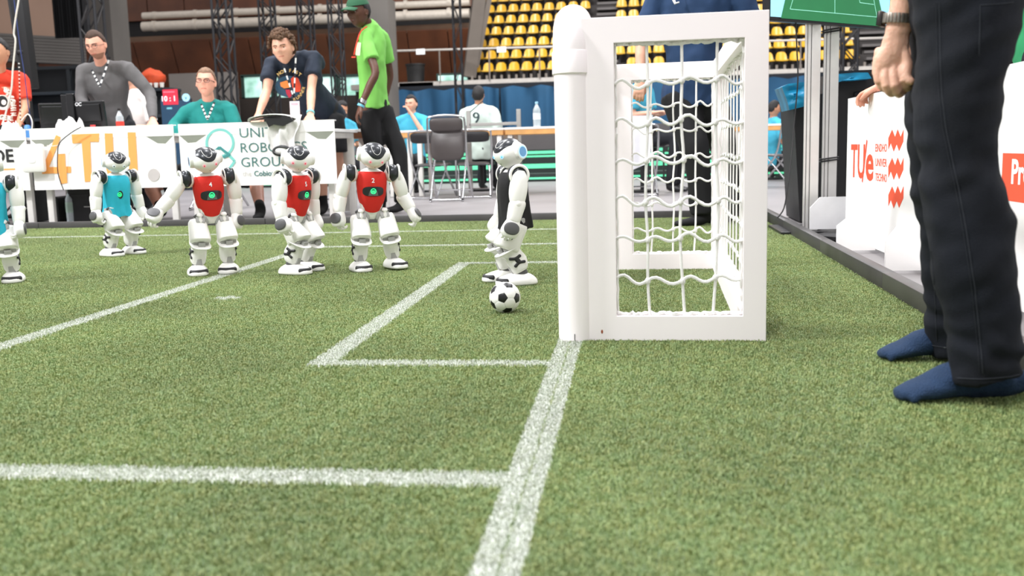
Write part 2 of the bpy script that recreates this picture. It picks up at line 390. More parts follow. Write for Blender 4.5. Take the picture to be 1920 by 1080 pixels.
# ------------------------------------------------------------------ ball
def add_ball():
    R = .0525; t = thing('soccer_ball', 'small white soccer ball with black pentagons in front of the goal', 'ball', (-.212, .47, R))
    g = (1+sqrt(5))/2; vs = []
    for a in (-1, 1):
        for b in (-g, g): vs += [Vector((0, a, b)), Vector((a, b, 0)), Vector((b, 0, a))]
    vs = [v.normalized() for v in vs]
    q = Vector((-.02, -.93, .12)).normalized()
    best = max(vs, key=lambda v: v.dot(q)); M = best.rotation_difference(q).to_matrix()
    vs = [M @ v for v in vs]; edges = [(i, j) for i in range(12) for j in range(i+1, 12) if vs[i].dot(vs[j]) > .4]
    tv = {}
    for i, j in edges: tv[(i, j)] = (vs[i]*2+vs[j]).normalized(); tv[(j, i)] = (vs[j]*2+vs[i]).normalized()
    faces = []
    for i in range(12):
        nb = [j for j in range(12) if (i, j) in tv]; x = vs[i].orthogonal().normalized(); y = vs[i].cross(x)
        nb.sort(key=lambda j: math.atan2(vs[j].dot(y), vs[j].dot(x))); faces.append((True, [tv[(i, j)] for j in nb]))
    for i in range(12):
        for j in range(i+1, 12):
            for k in range(j+1, 12):
                if (i, j) in tv and (j, k) in tv and (i, k) in tv: faces.append((False, [tv[(i, j)], tv[(j, i)], tv[(j, k)], tv[(k, j)], tv[(k, i)], tv[(i, k)]]))
    wm = mat('ball_white', (238, 238, 234), .4, var=.02); bk = mat('ball_black', (14, 15, 18), .35)
    for pent, ps in faces:
        c = sum(ps, Vector()).normalized(); k = len(ps); mb = MB(); N = 5; vs_ = [c*R]; fs_ = []
        m = []
        for i in range(k): m += [ps[i].lerp(ps[(i+1) % k], s/3) for s in range(3)]
        L = len(m)
        for r_ in range(1, N+1):
            for p in m:
                d = c.lerp(p, (r_/N)*.985).normalized(); vs_.append(d*(R - (.0007 if r_ == N else 0)))
        for i in range(L): fs_.append((0, 1+i, 1+(i+1) % L))
        for r_ in range(N-1):
            for i in range(L): j = (i+1) % L; a = 1+r_*L; fs_.append((a+i, a+L+i, a+L+j, a+j))
        if vs_[1].cross(vs_[2]).dot(c) < 0: fs_ = [f[::-1] for f in fs_]
        mb.add(vs_, fs_); mb.build('ball_panel', bk if pent else wm, t)
    MB().ball((0, 0, 0), R-.0009, 24, 16).build('bladder', mat('ball_seam', (150, 150, 148), .6), t)
add_ball()

# ------------------------------------------------------------------ robots
RW = mat('robot_white', (238, 237, 233), .36, var=.012, coat=.1); RG = mat('robot_grey', (168, 168, 166), .5, var=.05)
RD = mat('robot_dark', (40, 43, 48), .3, .3, var=.05, coat=.15); RP = mat('robot_pad', (82, 82, 84), .5); RK = mat('robot_rubber', (34, 34, 36), .55)
RRED = mat('jersey_red', (205, 34, 22), .8, bump=.15, bscale=90); RTEAL = mat('jersey_teal', (38, 180, 205), .75, bump=.2, bscale=40)
RBLK = mat('jersey_black', (16, 16, 18), .8, bump=.15, bscale=60)
LG = mat('led_green', (40, 235, 140), .4, emit=1.2); LR = mat('led_red', (200, 30, 60), .4, emit=.5); LB = mat('led_blue', (60, 160, 235), .4, emit=.9)
LW = mat('led_halo_white', (232, 240, 246), .4, emit=.15); LP = mat('led_halo_pink', (246, 196, 204), .4, emit=.1); LBW = mat('led_halo_blue', (180, 222, 246), .4, emit=.35)
EARD = {'dark': mat('ear_dark', (36, 66, 104), .4), 'pale': mat('ear_pale', (176, 184, 200), .4), 'blue': mat('ear_mesh_blue', (104, 160, 210), .4), 'white': mat('ear_mesh_white', (205, 205, 212), .4)}
def robot(label, loc, rz, arms, legs, jersey, eyes='red', ear='white', number=None, head=(0, 0, 0), lean=(0, 0), group=None, h=.30, tx='',  foot_yaw=(0, 0), lift=(0, 0), chest=True, logo_x=0.):
    t = thing('humanoid_robot', label, 'robot', loc, rz, group); t.scale = (1.055,)*3
    # forward kinematics; robot faces +Y, its right side is +X
    TM = T(0, 0, h) @ Rx(-lean[0]) @ Ry(lean[1])
    # ---------------- torso
    tk = [(-.098, 0, 0, .016, .018, 2.4), (-.09, 0, 0, .024, .026, 2.6), (-.06, 0, 0, .042, .037, 2.6), (-.02, 0, 0, .053, .046, 2.8), (.03, 0, .002, .060, .050, 2.8), (.075, 0, .001, .064, .048, 2.8), (.103, 0, -.002, .056, .042, 2.6), (.118, 0, -.004, .036, .034, 2.2), (.124, 0, -.004, .024, .026, 2)]
    mb = MB(TM); mb.loft(tk, 32); mb.build('torso', RW, t)
    def prof(z):
        for a, b in zip(tk, tk[1:]):
            if a[0] <= z <= b[0]: s_ = (z-a[0])/(b[0]-a[0]); return [p+(q-p)*s_ for p, q in zip(a, b)]
        return tk[-1] if z > 0 else tk[0]
    jm = {'red': RRED, 'teal': RTEAL, 'black': RBLK}[jersey]; short = jersey == 'red'
    mb = MB(TM); ks = []; ex = .0035 if short else .008
    zz = [-.066, -.05, -.02, .02, .055, .085, .104, .113] if short else [-.105, -.085, -.05, -.01, .035, .07, .10, .113]
    for i, z in enumerate(zz):
        p = prof(max(z, -.03) if not short else z); fl = 0 if short else max(0, (.035-z))*.09
        ks.append((z, 0, p[2], p[3]+ex+fl-(.004 if i == len(zz)-1 else 0), p[4]+ex+fl, 2.6))
    mb.loft(ks, 48, 3, caps=(False, True))
    mb.v = [v + Vector((0, 0, 0)) for v in mb.v]
    # cloth folds and a V-shaped lower hem on the short jersey
    iv = TM.inverted(); nv = []
    for v in mb.v:
        q = iv @ v; a = math.atan2(q.y, q.x)
        if short and q.z < -.0: q.z += (abs(q.x)/.05)**2*.020*(-q.z/.066)
        else:
            w = max(0, (.06-q.z))/.16; d = 1+.07*w*sin(7*a+q.z*25)+.035*w*sin(13*a); q.x *= d; q.y *= d; q.z += .004*w*sin(5*a)
        nv.append(TM @ q)
    mb.v = nv; j = mb.build('jersey', jm, t)
    from mathutils.bvhtree import BVHTree
    jb = BVHTree.FromPolygons([iv @ v for v in mb.v], mb.f)
    def surf(x, z, e, sgn=1):
        h_ = jb.ray_cast(Vector((x, .3*sgn, z)), Vector((0, -sgn, 0)))
        return h_[0].y+e*sgn if h_[0] else surf0(x, z, e)*sgn
    def surf0(x, z, e):
        p = prof(z); u = min(.98, abs(x)/(p[3]+ex)); return p[2] + (p[4]+ex)*(1-u**2.6)**(1/2.6)*(1 if short else 1+.0) + e + (0 if short else max(0, (.035-z))*.08)
    if chest:
        def disc(cx, cz, rx, rzv, p, e, nr=5, ns=28, r0=0.):
            vs = []; fs = []
            for i in range(nr+1):
                q = r0+(1-r0)*i/nr
                for k in range(ns):
                    a = 2*pi*k/ns; x = cx+q*rx*math.copysign(abs(cos(a))**(2/p), cos(a)); z = cz+q*rzv*math.copysign(abs(sin(a))**(2/p), sin(a))
                    vs.append((x, surf(x, z, e), z))
            for i in range(nr):
                for k in range(ns): k2 = (k+1) % ns; fs.append((i*ns+k, i*ns+k2, (i+1)*ns+k2, (i+1)*ns+k))
            return vs, [f[::-1] for f in fs]
        w = .046 if short else .016; lz = .030 if short else .012
        p_ = MB(TM).add(*disc(logo_x, lz, w, .021, 3.2 if short else 2, .0022)).build('chest_panel', RD, t)
        MB(TM).add(*disc(logo_x*1.3, lz+.001, .0125, .0125, 2, .0034, 1, 24, .74)).build('light_ring', LG, p_)
        mb = MB(TM)
        for q in (-.0035, 0, .0035): mb.add(*disc(logo_x*1.3, lz+q, .0068, .0011, 6, .0034, 1, 12))
        mb.build('light_bar', LG, p_)
        if short:
            mb = MB(TM)
            for q in range(6): mb.add(*disc(logo_x, lz-.017+q*.0036, .022-.001*q, .0006, 6, .0030, 1, 12))
            mb.build('speaker_slot', RG, p_)
    if number:
        def sheet(v): x = -v.x+.007; z = v.y+.068; return TM @ Vector((x, surf(x, z, .0015+v.z), z))
        mb = MB(); mb.text(number, .027, None, .0004, .0003, sheet=sheet); mb.f = [f for f in mb.f]; mb.build('shirt_number', mat('print_white', (240, 240, 240), .7), t, False)
    if jersey == 'black':
        wm = mat('print_white', (240, 240, 240), .7)
        def sheet(v): x = -v.x+.030; z = v.y+.035; return TM @ Vector((x, surf(x, z, .0015+v.z), z))
        MB().text('T', .02, None, .0003, .0003, sheet=sheet).build('printed_letter', wm, t, False)
        def sheet(v): x = -v.x+.034; z = v.y-.002; return TM @ Vector((x, surf(x, z, .0015+v.z), z))
        MB().text('1', .04, None, .0012, .0003, sheet=sheet).build('shirt_number', wm, t, False)
        def sheet(v): x = v.x-.03; z = v.y+.0; return TM @ Vector((x, surf(x, z, .0015+v.z, -1), z))
        MB().text('1', .05, None, .0012, .0003, sheet=sheet).build('shirt_number', wm, t, False)
    # ---------------- head
    MB(TM).tube([(0, -.002, .11), (0, -.002, .145)], .019, 20).build('neck', RG, t)
    HM = TM @ T(0, 0, .1265) @ Rz(head[0]) @ Rx(-head[1]) @ Ry(head[2]) @ T(0, .004, .056)
    rx, ry, rzz = .064, .060, .057
    def hp(u):  # direction -> surface
        x, y, z = u; X, Y, Z = x*rx, y*ry, z*rzz
        if z < 0: k = 1-.36*(-z)**1.6; X *= k; Y *= (1-.16*(-z)**1.5)
        if y > 0: Y *= 1.04-.05*z*z
        return Vector((X, Y, Z))
    mb = MB(HM); mb.ball((0, 0, 0), 1, 40, 28); iv = HM.inverted(); mb.v = [HM @ hp((iv @ v).normalized()) for v in mb.v]
    hd = mb.build('head', RW, t)
    vs = []; fs = []; n1, n2 = 26, 12
    for i in range(n1+1):
        q = i/n1; ph = rad(9+150*q); w = .047*(.86+.14*min(1, q/.1)) if q < .2 else (.047-.012*min(1, (q-.2)/.3) if q < .5 else .035*sqrt(max(0, 1-((q-.5)/.5)**4)))
        for k in range(n2+1):
            s_ = -1+2*k/n2; x = s_*w; lift_ = rad(34)*abs(s_)**2.6*(1-q) if q < .9 else 0
            pz = ph+lift_; ee = 1.006+.030*(1-abs(s_)**4)*min(1, q*12)*min(1, (1-q)*12)
            kk = sqrt(1-(x/rx)**2); d = Vector((x/rx, cos(pz)*kk, sin(pz)*kk)); v = hp(d); vs.append(v*ee)
    for i in range(n1):
        for k in range(n2): a = i*(n2+1)+k; fs.append((a, a+1, a+n2+2, a+n2+1))
    MB(HM).add(vs, fs).build('head_cap', RD, hd)
    def onhead(x, z, e): 
        v = Vector((x/rx, sqrt(max(0, 1-(x/rx)**2-(z/rzz)**2)), z/rzz)); return hp(v)*e
    # pale trim line on the cap, camera dot, mouth dot
    pts = [hp(Vector((.30*cos(a)-.0, cos(rad(62+34*sin(a)))*.93, sin(rad(62+34*sin(a)))*.93)).normalized())*1.037 for a in [rad(q) for q in range(-200, 21, 20)]]
    MB(HM).tube(pts, .0009, 6).build('trim_line', RW, hd)
    MB(HM).ball(onhead(0, .022, 1.035), .0022, 8, 6).build('camera_lens', RK, hd)
    MB(HM).ball(onhead(0, -.034, 1.0), .0018, 8, 6).build('mouth_camera', RK, hd)
    em, hm = {'red': (LR, LP), 'blue': (LB, LBW), 'white': (RK, LW)}[eyes]
    for sx in (-1, 1):
        c = onhead(sx*.026, -.006, 1.0); nn = Vector((sx*.33, 1, -.12)).normalized(); q = nn.orthogonal().normalized()
        e = MB(HM).tube([c-nn*.003, c+nn*.0006, c+nn*.0012], [.0085, .0085, .0070], 20, side=q).build('eye', hm, hd)
        MB(HM).ball(c+nn*.0010, .0032, 12, 8).build('pupil', em, hd)
        # ears: round speakers with a light ring
        c = Vector((sx*.055, -.010, .004)); nn = Vector((sx, -.18, .05)).normalized(); q = Vector((0, 0, 1))
        MB(HM).tube([c-nn*.018, c+nn*.004, c+nn*.012, c+nn*.014, c+nn*.0125], [.031, .0305, .0285, .0255, .021], 32, side=q).build('ear', RW, hd)
        if ear != 'white' or 1:
            MB(HM).tube([c+nn*.0128, c+nn*.0146], [.0245, .0225], 32, side=q).build('ear_light_ring', {'blue': LBW, 'dark': LBW, 'pale': LBW, 'white': LW}[ear], hd)
        MB(HM).tube([c+nn*.0132, c+nn*.0152], [.0195, .0185], 32, side=q).build('ear_grille', EARD[ear], hd)
    # ---------------- arms
    for sx in (-1, 1):
        p, r_, eb, ey, wr = arms[0 if sx < 0 else 1]     # pitch, roll out, elbow bend, elbow yaw, wrist
        SM = TM @ T(sx*.098, -.002, .098)
        mb = MB(SM); mb.ball((-sx*.012, 0, 0), (.030, .036, .034), 20, 14); mb.build('shoulder_joint', RW, t)
        PM = SM @ Rx(p*.25)
        mb = MB(PM); mb.ball((-sx*.006, .004, .006), (.031, .039, .038), 24, 16)
        sp = mb.build('shoulder_pad', RD, t)
        for ox, rr_, th in ((.019, .0345, .0062), (-.026, .030, .004)):
            pts = [(sx*ox, .002+rr_*cos(rad(a)), .004+rr_*1.03*sin(rad(a))) for a in range(-48, 229, 12)]
            MB(PM).tube(pts, [(th, th*.8)]*len(pts), 10, dome=True).build('pad_rim', RW, sp)
        AM = SM @ T(sx*.012, 0, 0) @ Ry(-sx*r_) @ Rx(p)
        mb = MB(AM); mb.loft([(-.107, 0, 0, .019, .020, 2), (-.10, 0, 0, .025, .027, 2.2), (-.07, 0, .001, .030, .033, 2.3), (-.035, 0, 0, .030, .034, 2.3), (0, 0, 0, .025, .029, 2.2), (.02, 0, 0, .016, .018, 2)], 24)
        mb.build('upper_arm', RW, t)
        EM = AM @ T(0, 0, -.105) @ Rz(-sx*ey) @ Rx(eb)
        MB(EM).tube([(-.012, 0, 0), (.012, 0, 0)], .019, 16, dome=True).build('elbow_joint', RW, t)
        mb = MB(EM); mb.loft([(-.070, 0, 0, .019, .022, 2.3), (-.06, 0, 0, .024, .026, 2.4), (-.03, 0, 0, .0265, .029, 2.4), (-.002, 0, -.001, .0275, .031, 2.6), (.012, 0, -.004, .025, .026, 2.4), (.018, 0, -.006, .018, .018, 2)], 24)
        mb.build('forearm', RW, t)
        WM = EM @ T(0, 0, -.062) @ Rz(sx*wr)
        mb = MB(WM); mb.loft([(-.068, 0, .004, .010, .014, 2), (-.064, 0, .004, .017, .026, 2.2), (-.045, 0, .004, .023, .036, 2.4), (-.02, 0, .002, .0225, .032, 2.4), (.0, 0, 0, .020, .025, 2.2), (.008, 0, 0, .015, .018, 2)], 24)
        hn = mb.build('hand', RW, t)
        mb = MB(WM); mb.loft([(-.004, 0, 0, .012, .016, 2), (0, 0, 0, .021, .026, 2.2), (.004, 0, 0, .0235, .0300, 2.2), (.0075, 0, 0, .018, .023, 2.1)], 24, M=T(sx*.0185, .004, -.033) @ Ry(sx*pi/2)); mb.build('hand_pad', RP, hn)
        for k, (fy, fz) in enumerate(((.020, -.058), (.006, -.064), (-.010, -.060))):
            mb = MB(WM); b = Vector((-sx*.010, fy, fz+.008))
            mb.tube([b, b+Vector((-sx*.006, .002, -.014)), b+Vector((-sx*.018, .004, -.018)), b+Vector((-sx*.026, .004, -.008))], [.0055, .006, .0055, .0045], 8, dome=True, steps=2); mb.build('finger', RW, hn)
    # ---------------- legs
    for sx in (-1, 1):
        hpit, hrol, kn = legs[0 if sx < 0 else 1]; fy_ = foot_yaw[0 if sx < 0 else 1]; lf = lift[0 if sx < 0 else 1]
        HM_ = T(0, 0, h) @ Rx(-lean[0]*.5) @ T(sx*.052, 0, -.085) @ Matrix.Diagonal((1.1, 1.06, 1, 1))
        mb = MB(HM_); mb.box((-sx*.010, 0, .004), (.050, .052, .042), bev=.008); mb.build('hip_block', RG, t)
        mb = MB(HM_); mb.loft([(-.006, 0, .0, .009, .009, 2), (.006, 0, .0, .010, .011, 2), (.022, 0, -.002, .0065, .010, 2), (.030, 0, -.004, .013, .013, 2), (.040, 0, -.008, .008, .010, 2)], 16, M=T(sx*.000, .031, -.004)); mb.build('hip_lever', RW, t)
        mb = MB(HM_); mb.tube([(-.016, .012, .020), (0, .016, .029), (.016, .012, .020)], [(.008, .006)]*3, 10, dome=True, steps=4); mb.build('hip_guard', RP, t)
        LM = HM_ @ Ry(-sx*hrol) @ Rx(hpit)
        mb = MB(LM); mb.loft([(-.100, sx*.001, .002, .024, .028, 3), (-.106, sx*.001, .003, .033, .038, 3.2), (-.098, sx*.001, .006, .0385, .047, 3.4), (-.07, sx*.002, .004, .038, .043, 3.2), (-.035, sx*.004, 0, .036, .037, 3), (-.010, sx*.006, -.002, .034, .034, 2.8), (.002, sx*.008, -.004, .028, .028, 2.6)][1:], 28)
        th_ = mb.build('thigh', RW, t)
        mb = MB(LM); mb.box((0, .030, -.008), (.036, .014, .026), bev=.004); mb.build('thigh_bracket', RG, th_)
        if tx and ((sx < 0) == (tx[0] == 'L')):
            # printed word on the side of the thigh
            M2 = LM @ fr((sx*.0415, .022 if sx > 0 else -.026, -.07), (0, -1 if sx < 0 else 1, 0), (0, 0, 1), (sx, 0, 0)) if False else LM @ fr((sx*.0425, -sx*-.022, -.062), (0, sx*1, 0), (0, 0, 1), (sx, 0, 0))
            M2 = LM @ fr((sx*.0432, -sx*.026, -.075), (0, sx, 0), (0, 0, 1), (sx, 0, 0))
            MB().text(tx[1:], .030, M2 @ Rz(rad(28)), 0, .0012).build('printed_word', RK, th_, False)
        KM = LM @ T(0, 0, -.100) @ Rx(-kn)
        MB(KM).tube([(-.030, 0, 0), (.030, 0, 0)], .020, 20).build('knee_joint', RG, t)
        MB(KM).box((0, .030, -.0), (.026, .016, .024), bev=.002).build('knee_plate', RG, t)
        mb = MB(KM); mb.loft([(-.100, 0, -.002, .024, .026, 2.6), (-.09, 0, -.003, .029, .033, 2.6), (-.06, 0, -.008, .031, .037, 2.6), (-.032, 0, -.006, .030, .034, 2.6), (-.016, 0, 0, .034, .041, 2.8), (-.010, 0, .004, .040, .049, 2.8), (-.006, 0, .004, .040, .049, 2.8), (-.004, 0, .002, .030, .036, 2.6)], 28)
        sh = mb.build('shin', RW, t)
        # dark H-shaped rubber patch on the outside, small grey window in front
        mb = MB(KM); ox = sx*.0295
        mb.tube([(ox, .016, -.036), (ox, -.002, -.044), (ox, -.022, -.042)], [(.0045, .006)]*3, 10, side=(1, 0, 0), dome=True, steps=3)
        mb.tube([(ox, .012, -.070), (ox, -.006, -.064), (ox, -.026, -.070)], [(.0045, .006)]*3, 10, side=(1, 0, 0), dome=True, steps=3)
        mb.tube([(ox+sx*.001, -.004, -.044), (ox+sx*.001, -.008, -.064)], [(.0045, .009)]*2, 10, side=(1, 0, 0))
        mb.build('side_grip', RK, sh)
        mb = MB(KM); mb.prism([(-.013, 0), (.013, 0), (.010, .030), (-.006, .030)], (0, .0275, -.098), (1, 0, 0), (0, .05, 1), (0, .004, 0)); mb.build('ankle_window', RG, sh)
        am = KM @ T(0, 0, -.1029); a = am.translation; FM = T(a.x, a.y, .0435+lf) @ Rz(fy_)
        MB(FM).ball((0, 0, .0), (.024, .028, .022), 20, 12).build('ankle_joint', RP, t)
        mb = MB(FM @ T(0, .018, -.0435)); mb.loft([(0, sx*.003, 0, .041, .078, 2.6), (.004, sx*.003, 0, .0445, .082, 2.6), (.016, sx*.003, 0, .044, .080, 2.5), (.027, sx*.002, -.002, .038, .070, 2.4), (.037, 0, -.008, .028, .050, 2.2), (.043, 0, -.012, .018, .030, 2)], 36)
        ft = mb.build('foot', RW, t)
        for side in (0,):
            pts = [(sx*.003 + .0425*sin(rad(q)), .0735*cos(rad(q))**.8 if abs(q) < 89 else 0, .0165) for q in range(-58, 59, 12)]
            MB(FM @ T(0, .018, -.0435)).tube(pts, [(.0115, .0065)]*len(pts), 10, side=(0, 0, 1), dome=True).build('toe_bumper', RK, ft)
    return t
def ground_h(hp_, kn, lean0, roll=0.):
    """torso height that puts the standing foot on the turf"""
    M = Rx(-lean0*.5) @ T(0, 0, -.085) @ Ry(-roll) @ Rx(hp_) @ T(0, 0, -.1) @ Rx(-kn) @ T(0, 0, -.1029)
    return .0435+.004 - M.translation.z
def add_robots():
    A = rad; RW_ = 'robots in matching red jerseys'
    hh = ground_h(A(24), A(44), A(4), A(4))
    # arms: (pitch, roll, elbow bend, elbow yaw, wrist); first = local -x side, which is the robot's left
    robot('white humanoid robot in a red jersey numbered 4, one arm swung out', (-1.745, 1.62, .004), A(180+37), ((A(-6), A(5), A(22), A(-25), A(20)), (A(6), A(40), A(20), A(35), A(75))),
          ((A(26), A(3), A(46)), (A(24), A(5), A(44))), 'red', 'red', 'dark', '4', (A(6), A(12), A(6)), (A(3), A(2)), h=ground_h(A(24), A(44), A(3), A(5)), foot_yaw=(A(-22), A(-8)))
    robot('white humanoid robot in a red jersey numbered 5, turned sideways, arm hanging', (-1.325, 1.62, .004), A(180+70), ((A(2), A(0), A(10), A(0), A(0)), (A(8), A(10), A(14), A(0), A(0))),
          ((A(24), A(2), A(52)), (A(32), A(2), A(52))), 'red', 'red', 'white', '5', (A(-44), A(8), A(0)), (A(6), 0), h=ground_h(A(32), A(52), A(6), A(2)), logo_x=.0)
    robot('white humanoid robot in a red jersey numbered 2, both arms spread and fingers showing', (-.985, 1.68, .004), A(180+24), ((A(-2), A(18), A(24), A(30), A(50)), (A(0), A(14), A(16), A(-20), A(20))),
          ((A(24), A(9), A(42)), (A(22), A(3), A(40))), 'red', 'red', 'white', '2', (A(6), A(16), A(-2)), (A(6), A(-2)), h=ground_h(A(22), A(40), A(6), A(3)), foot_yaw=(A(12), A(8)), lift=(.006, 0))
    robot('white humanoid robot in a plain teal jersey standing farthest back', (-2.70, 2.52, .004), A(180+64), ((A(2), A(9), A(8), A(0), A(0)), (A(2), A(9), A(8), A(0), A(0))),
          ((A(28), A(3), A(50)), (A(26), A(3), A(50))), 'teal', 'white', 'pale', None, (A(-18), A(12), 0), (A(3), 0), h=ground_h(A(26), A(50), A(3), A(3)), tx='Rabot', logo_x=.018)
    robot('white humanoid robot in a black jersey standing over the ball', (-.262, 1.20, .004), A(180-70), ((A(10), A(6), A(8), A(0), A(0)), (A(8), A(6), A(10), A(0), A(0))),
          ((A(26), A(2), A(52)), (A(34), A(3), A(52))), 'black', 'blue', 'blue', None, (A(24), A(4), 0), (A(2), 0), h=ground_h(A(26), A(52), A(2), A(2)), tx='Lab', chest=False)
    robot('white humanoid robot in a teal jersey cut off by the left picture edge', (-2.675, 1.36, .004), A(180+30), ((A(14), A(1), A(12), A(0), A(0)), (A(6), A(10), A(12), A(0), A(0))),
          ((A(24), A(4), A(46)), (A(24), A(3), A(46))), 'teal', 'white', 'pale', None, (0, A(8), 0), (A(3), 0), h=ground_h(A(24), A(46), A(3), A(4)), foot_yaw=(A(-6), 0))
add_robots()

# ------------------------------------------------------------------ hall behind
def add_hall():
    wood = mat('hall_wood', (92, 52, 30), .5, var=.35, scale=.7); beam = mat('hall_beam', (112, 84, 62), .6, var=.15, scale=1)
    conc = mat('concrete', (96, 92, 87), .8, var=.12, scale=.8, bump=.1, bscale=6); duct = mat('duct', (200, 190, 176), .5, .2)
    dk = mat('hall_dark', (20, 18, 18), .8); grey = mat('panel_grey', (88, 84, 80), .75, var=.08, scale=1)
    # back wall of timber boards (slanted planes), each board its own piece
    wall = struct(MB().box((4, 44.6, 7), (100, .3, 16)), 'wall_back', dk)
    for i, x in enumerate([-30+1.9*k for k in range(14)]):
        MB().box((x, 44.3, 9.5), (1.86, .08, 4.6), bev=.02).build('timber_panel', wood, wall, False)
        R = Matrix.Rotation(rad(24), 3, 'X')
        MB().box((x, 43.2, 4.6), (1.86, .08, 3.1), R, bev=.02).build('timber_panel', wood, wall, False)
    MB().box((-17, 43.9, 6.2), (27, .5, .35)).build('timber_beam', beam, wall, False)
    MB().box((-17, 42.6, 3.45), (27, .4, .42)).build('timber_beam', mat('beam_dark', (52, 36, 26), .7), wall, False)
    # pipes that run across the back wall
    for y, z, r, lab in ((42.0, 6.62, .22, 'wide pale duct, lower of the two across the timber wall'), (42.1, 7.12, .16, 'narrower pale duct above the wide one on the timber wall'), (42.0, 8.0, .06, 'thin grey pipe high on the timber wall')):
        mb = MB(); mb.tube([(-22.5, y, z), (-7.0, y, z-.05)], r, 16)
        for k in range(8): mb.tube([(-22+2*k, y, z), (-21.85+2*k, y, z)], r*1.12, 16)
        solo(mb, 'wall_duct', duct, lab, 'pipe', smooth=True)
    # strip of daylight windows low in the back wall
    pane = mat('daylight_pane', (168, 205, 186), .5, var=.45, scale=1.1, emit=1.1); 
    nt = pane.node_tree; b = nt.nodes['Principled BSDF']; rmp = [n for n in nt.nodes if n.type == 'VALTORGB'][0]
    rmp.color_ramp.elements[0].color = (.12, .30, .22, 1); rmp.color_ramp.elements[1].color = (.62, .86, .80, 1); nt.links.new(rmp.outputs[0], b.inputs['Emission Color'])
    fm = mat('window_frame_green', (36, 62, 54), .5)
    for n, (px0, px1) in enumerate(((455, 512), (516, 572), (576, 632), (636, 690))):
        a = P(px0, 143, 40); c = P(px1, 184, 40); w = c.x-a.x; h_ = a.z-c.z; cx, cz = (a.x+c.x)/2, (a.z+c.z)/2
        fo = MB()
        for dx, dz, sx, sz in ((0, h_/2, w+.16, .12), (0, -h_/2, w+.16, .12), (w/2, 0, .12, h_), (-w/2, 0, .12, h_)): fo.box((cx+dx, 40, cz+dz), (sx, .16, sz))
        fr_ = struct(fo, 'window_%d' % (n+1), fm); MB().box((cx, 40.02, cz), (w, .03, h_)).build('pane', pane, fr_, False)
    a = P(822, 142, 41); c = P(876, 150, 41)
    w_ = struct(MB().box(((a.x+c.x)/2, 41.1, (a.z+c.z)/2), (c.x-a.x+.2, .1, a.z-c.z+.2)), 'window_5', fm)
    MB().box(((a.x+c.x)/2, 41, (a.z+c.z)/2), (c.x-a.x, .06, a.z-c.z)).build('pane', pane, w_, False)
    # grey partition and dark lower wall
    def slab(px0, px1, py0, py1, Y, m, name, d=.2):
        a = P(px0, py0, Y); c = P(px1, py1, Y)
        return struct(MB().box(((a.x+c.x)/2, Y, (a.z+c.z)/2), (abs(c.x-a.x), d, abs(a.z-c.z))), name, m)
    slab(318, 456, 139, 330, 38, mat('light_partition', (126, 120, 114), .8, var=.06, scale=1), 'wall_partition')
    slab(440, 760, 186, 330, 39, mat('brown_lower', (46, 38, 32), .8, var=.3, scale=.8), 'wall_lower')
    # concrete columns
    slab(176, 232, -40, 130, 30, conc, 'wall_column_left', 1.2); slab(697, 744, 0, 250, 34, conc, 'wall_column_middle', 1.2)
    # beige upper left wall, grey ribbed balcony front, black drape
    beige = mat('wall_beige', (150, 122, 104), .8, var=.06, scale=.6)
    A = P(-140, 58, 25); B = P(110, 64, 28.6); dd = B-A; dd.z = 0
    struct(MB().prism([(0, 0), (1, 0), (1, 9), (0, 9)], A, dd, (0, 0, 1), (-.2, .3, 0)), 'wall_left_upper', beige)
    A = P(-140, 52, 24.6); B = P(158, 72, 28.4); C0 = P(158, 122, 28.4); dd = B-A; n = 9; an = math.atan2(dd.y, dd.x); ln_ = Vector((dd.x, dd.y, 0)).length
    rib = thing('balcony_front', 'long grey ribbed balcony front below the beige wall on the left', 'balcony', (A.x, A.y, 0), an); hh = (B.z-C0.z)/n
    for k in range(n): MB().box((ln_/2, 0, C0.z+hh*(k+.5)), (ln_, .12, hh*.93), bev=.012).build('slat', grey, rib, False)
    MB().box((ln_/2, .2, C0.z+hh*n/2), (ln_, .2, hh*n)).build('backing', mat('backing_grey', (46, 43, 41), .8), rib, False)
    for k in (.33, .66, .999): MB().box((ln_*k, .1, C0.z/2), (.14, .14, C0.z)).build('support_post', dk, rib, False)
    dr = MB(); n = 40; pts = []; xa = P(97, 0, 24.2).x; xb = P(157, 0, 24.2).x; zb_ = P(120, 71, 24.2).z
    for i in range(n+1): pts.append((xa+(xb-xa)*i/n, 24.2+.08*sin(i*1.9)))
    for z0, z1 in ((zb_, 11),):
        dr.add([(x, y, z0) for x, y in pts]+[(x, y, z1) for x, y in pts]+[(x, y+.06, z0) for x, y in pts]+[(x, y+.06, z1) for x, y in pts],
               [(i, i+1, n+2+i, n+1+i) for i in range(n)] + [(2*n+2+i+1, 2*n+2+i, 3*n+3+i, 3*n+4+i) for i in range(n)])
    solo(dr, 'black_drape', mat('drape_black', (10, 10, 13), .9), 'black drape hanging beside the beige wall on the left', 'drape')
    # dark frame of folded-in bleachers at the left
    t = thing('bleacher_frame', 'dark blue-grey frame of folded bleachers behind the leaning man in grey', 'bleachers', (P(236, 200, 22).x-5.5, 22, 0)); dm = mat('bleacher_blue', (26, 31, 35), .7, var=.1)
    MB().box((0, .3, 1.5), (11, .3, 3)).build('backing', mat('bleacher_back', (17, 20, 23), .8), t, False)
    for k in range(10): MB().box((-5.2+1.15*k, 0, 1.5), (.10, .14, 3), bev=.01).build('upright', dm, t, False)
    for z in (.5, 1.35, 2.2, 2.95): MB().box((0, -.02, z), (11, .12, .09), bev=.01).build('crossbar', dm, t, False)
    # shelf with orange bags
    t = thing('storage_shelf', 'dark blue shelf unit standing behind the man in grey', 'shelf', (P(332, 200, 16).x-1.7, 16, 0)); sm = mat('shelf_blue', (24, 34, 42), .6)
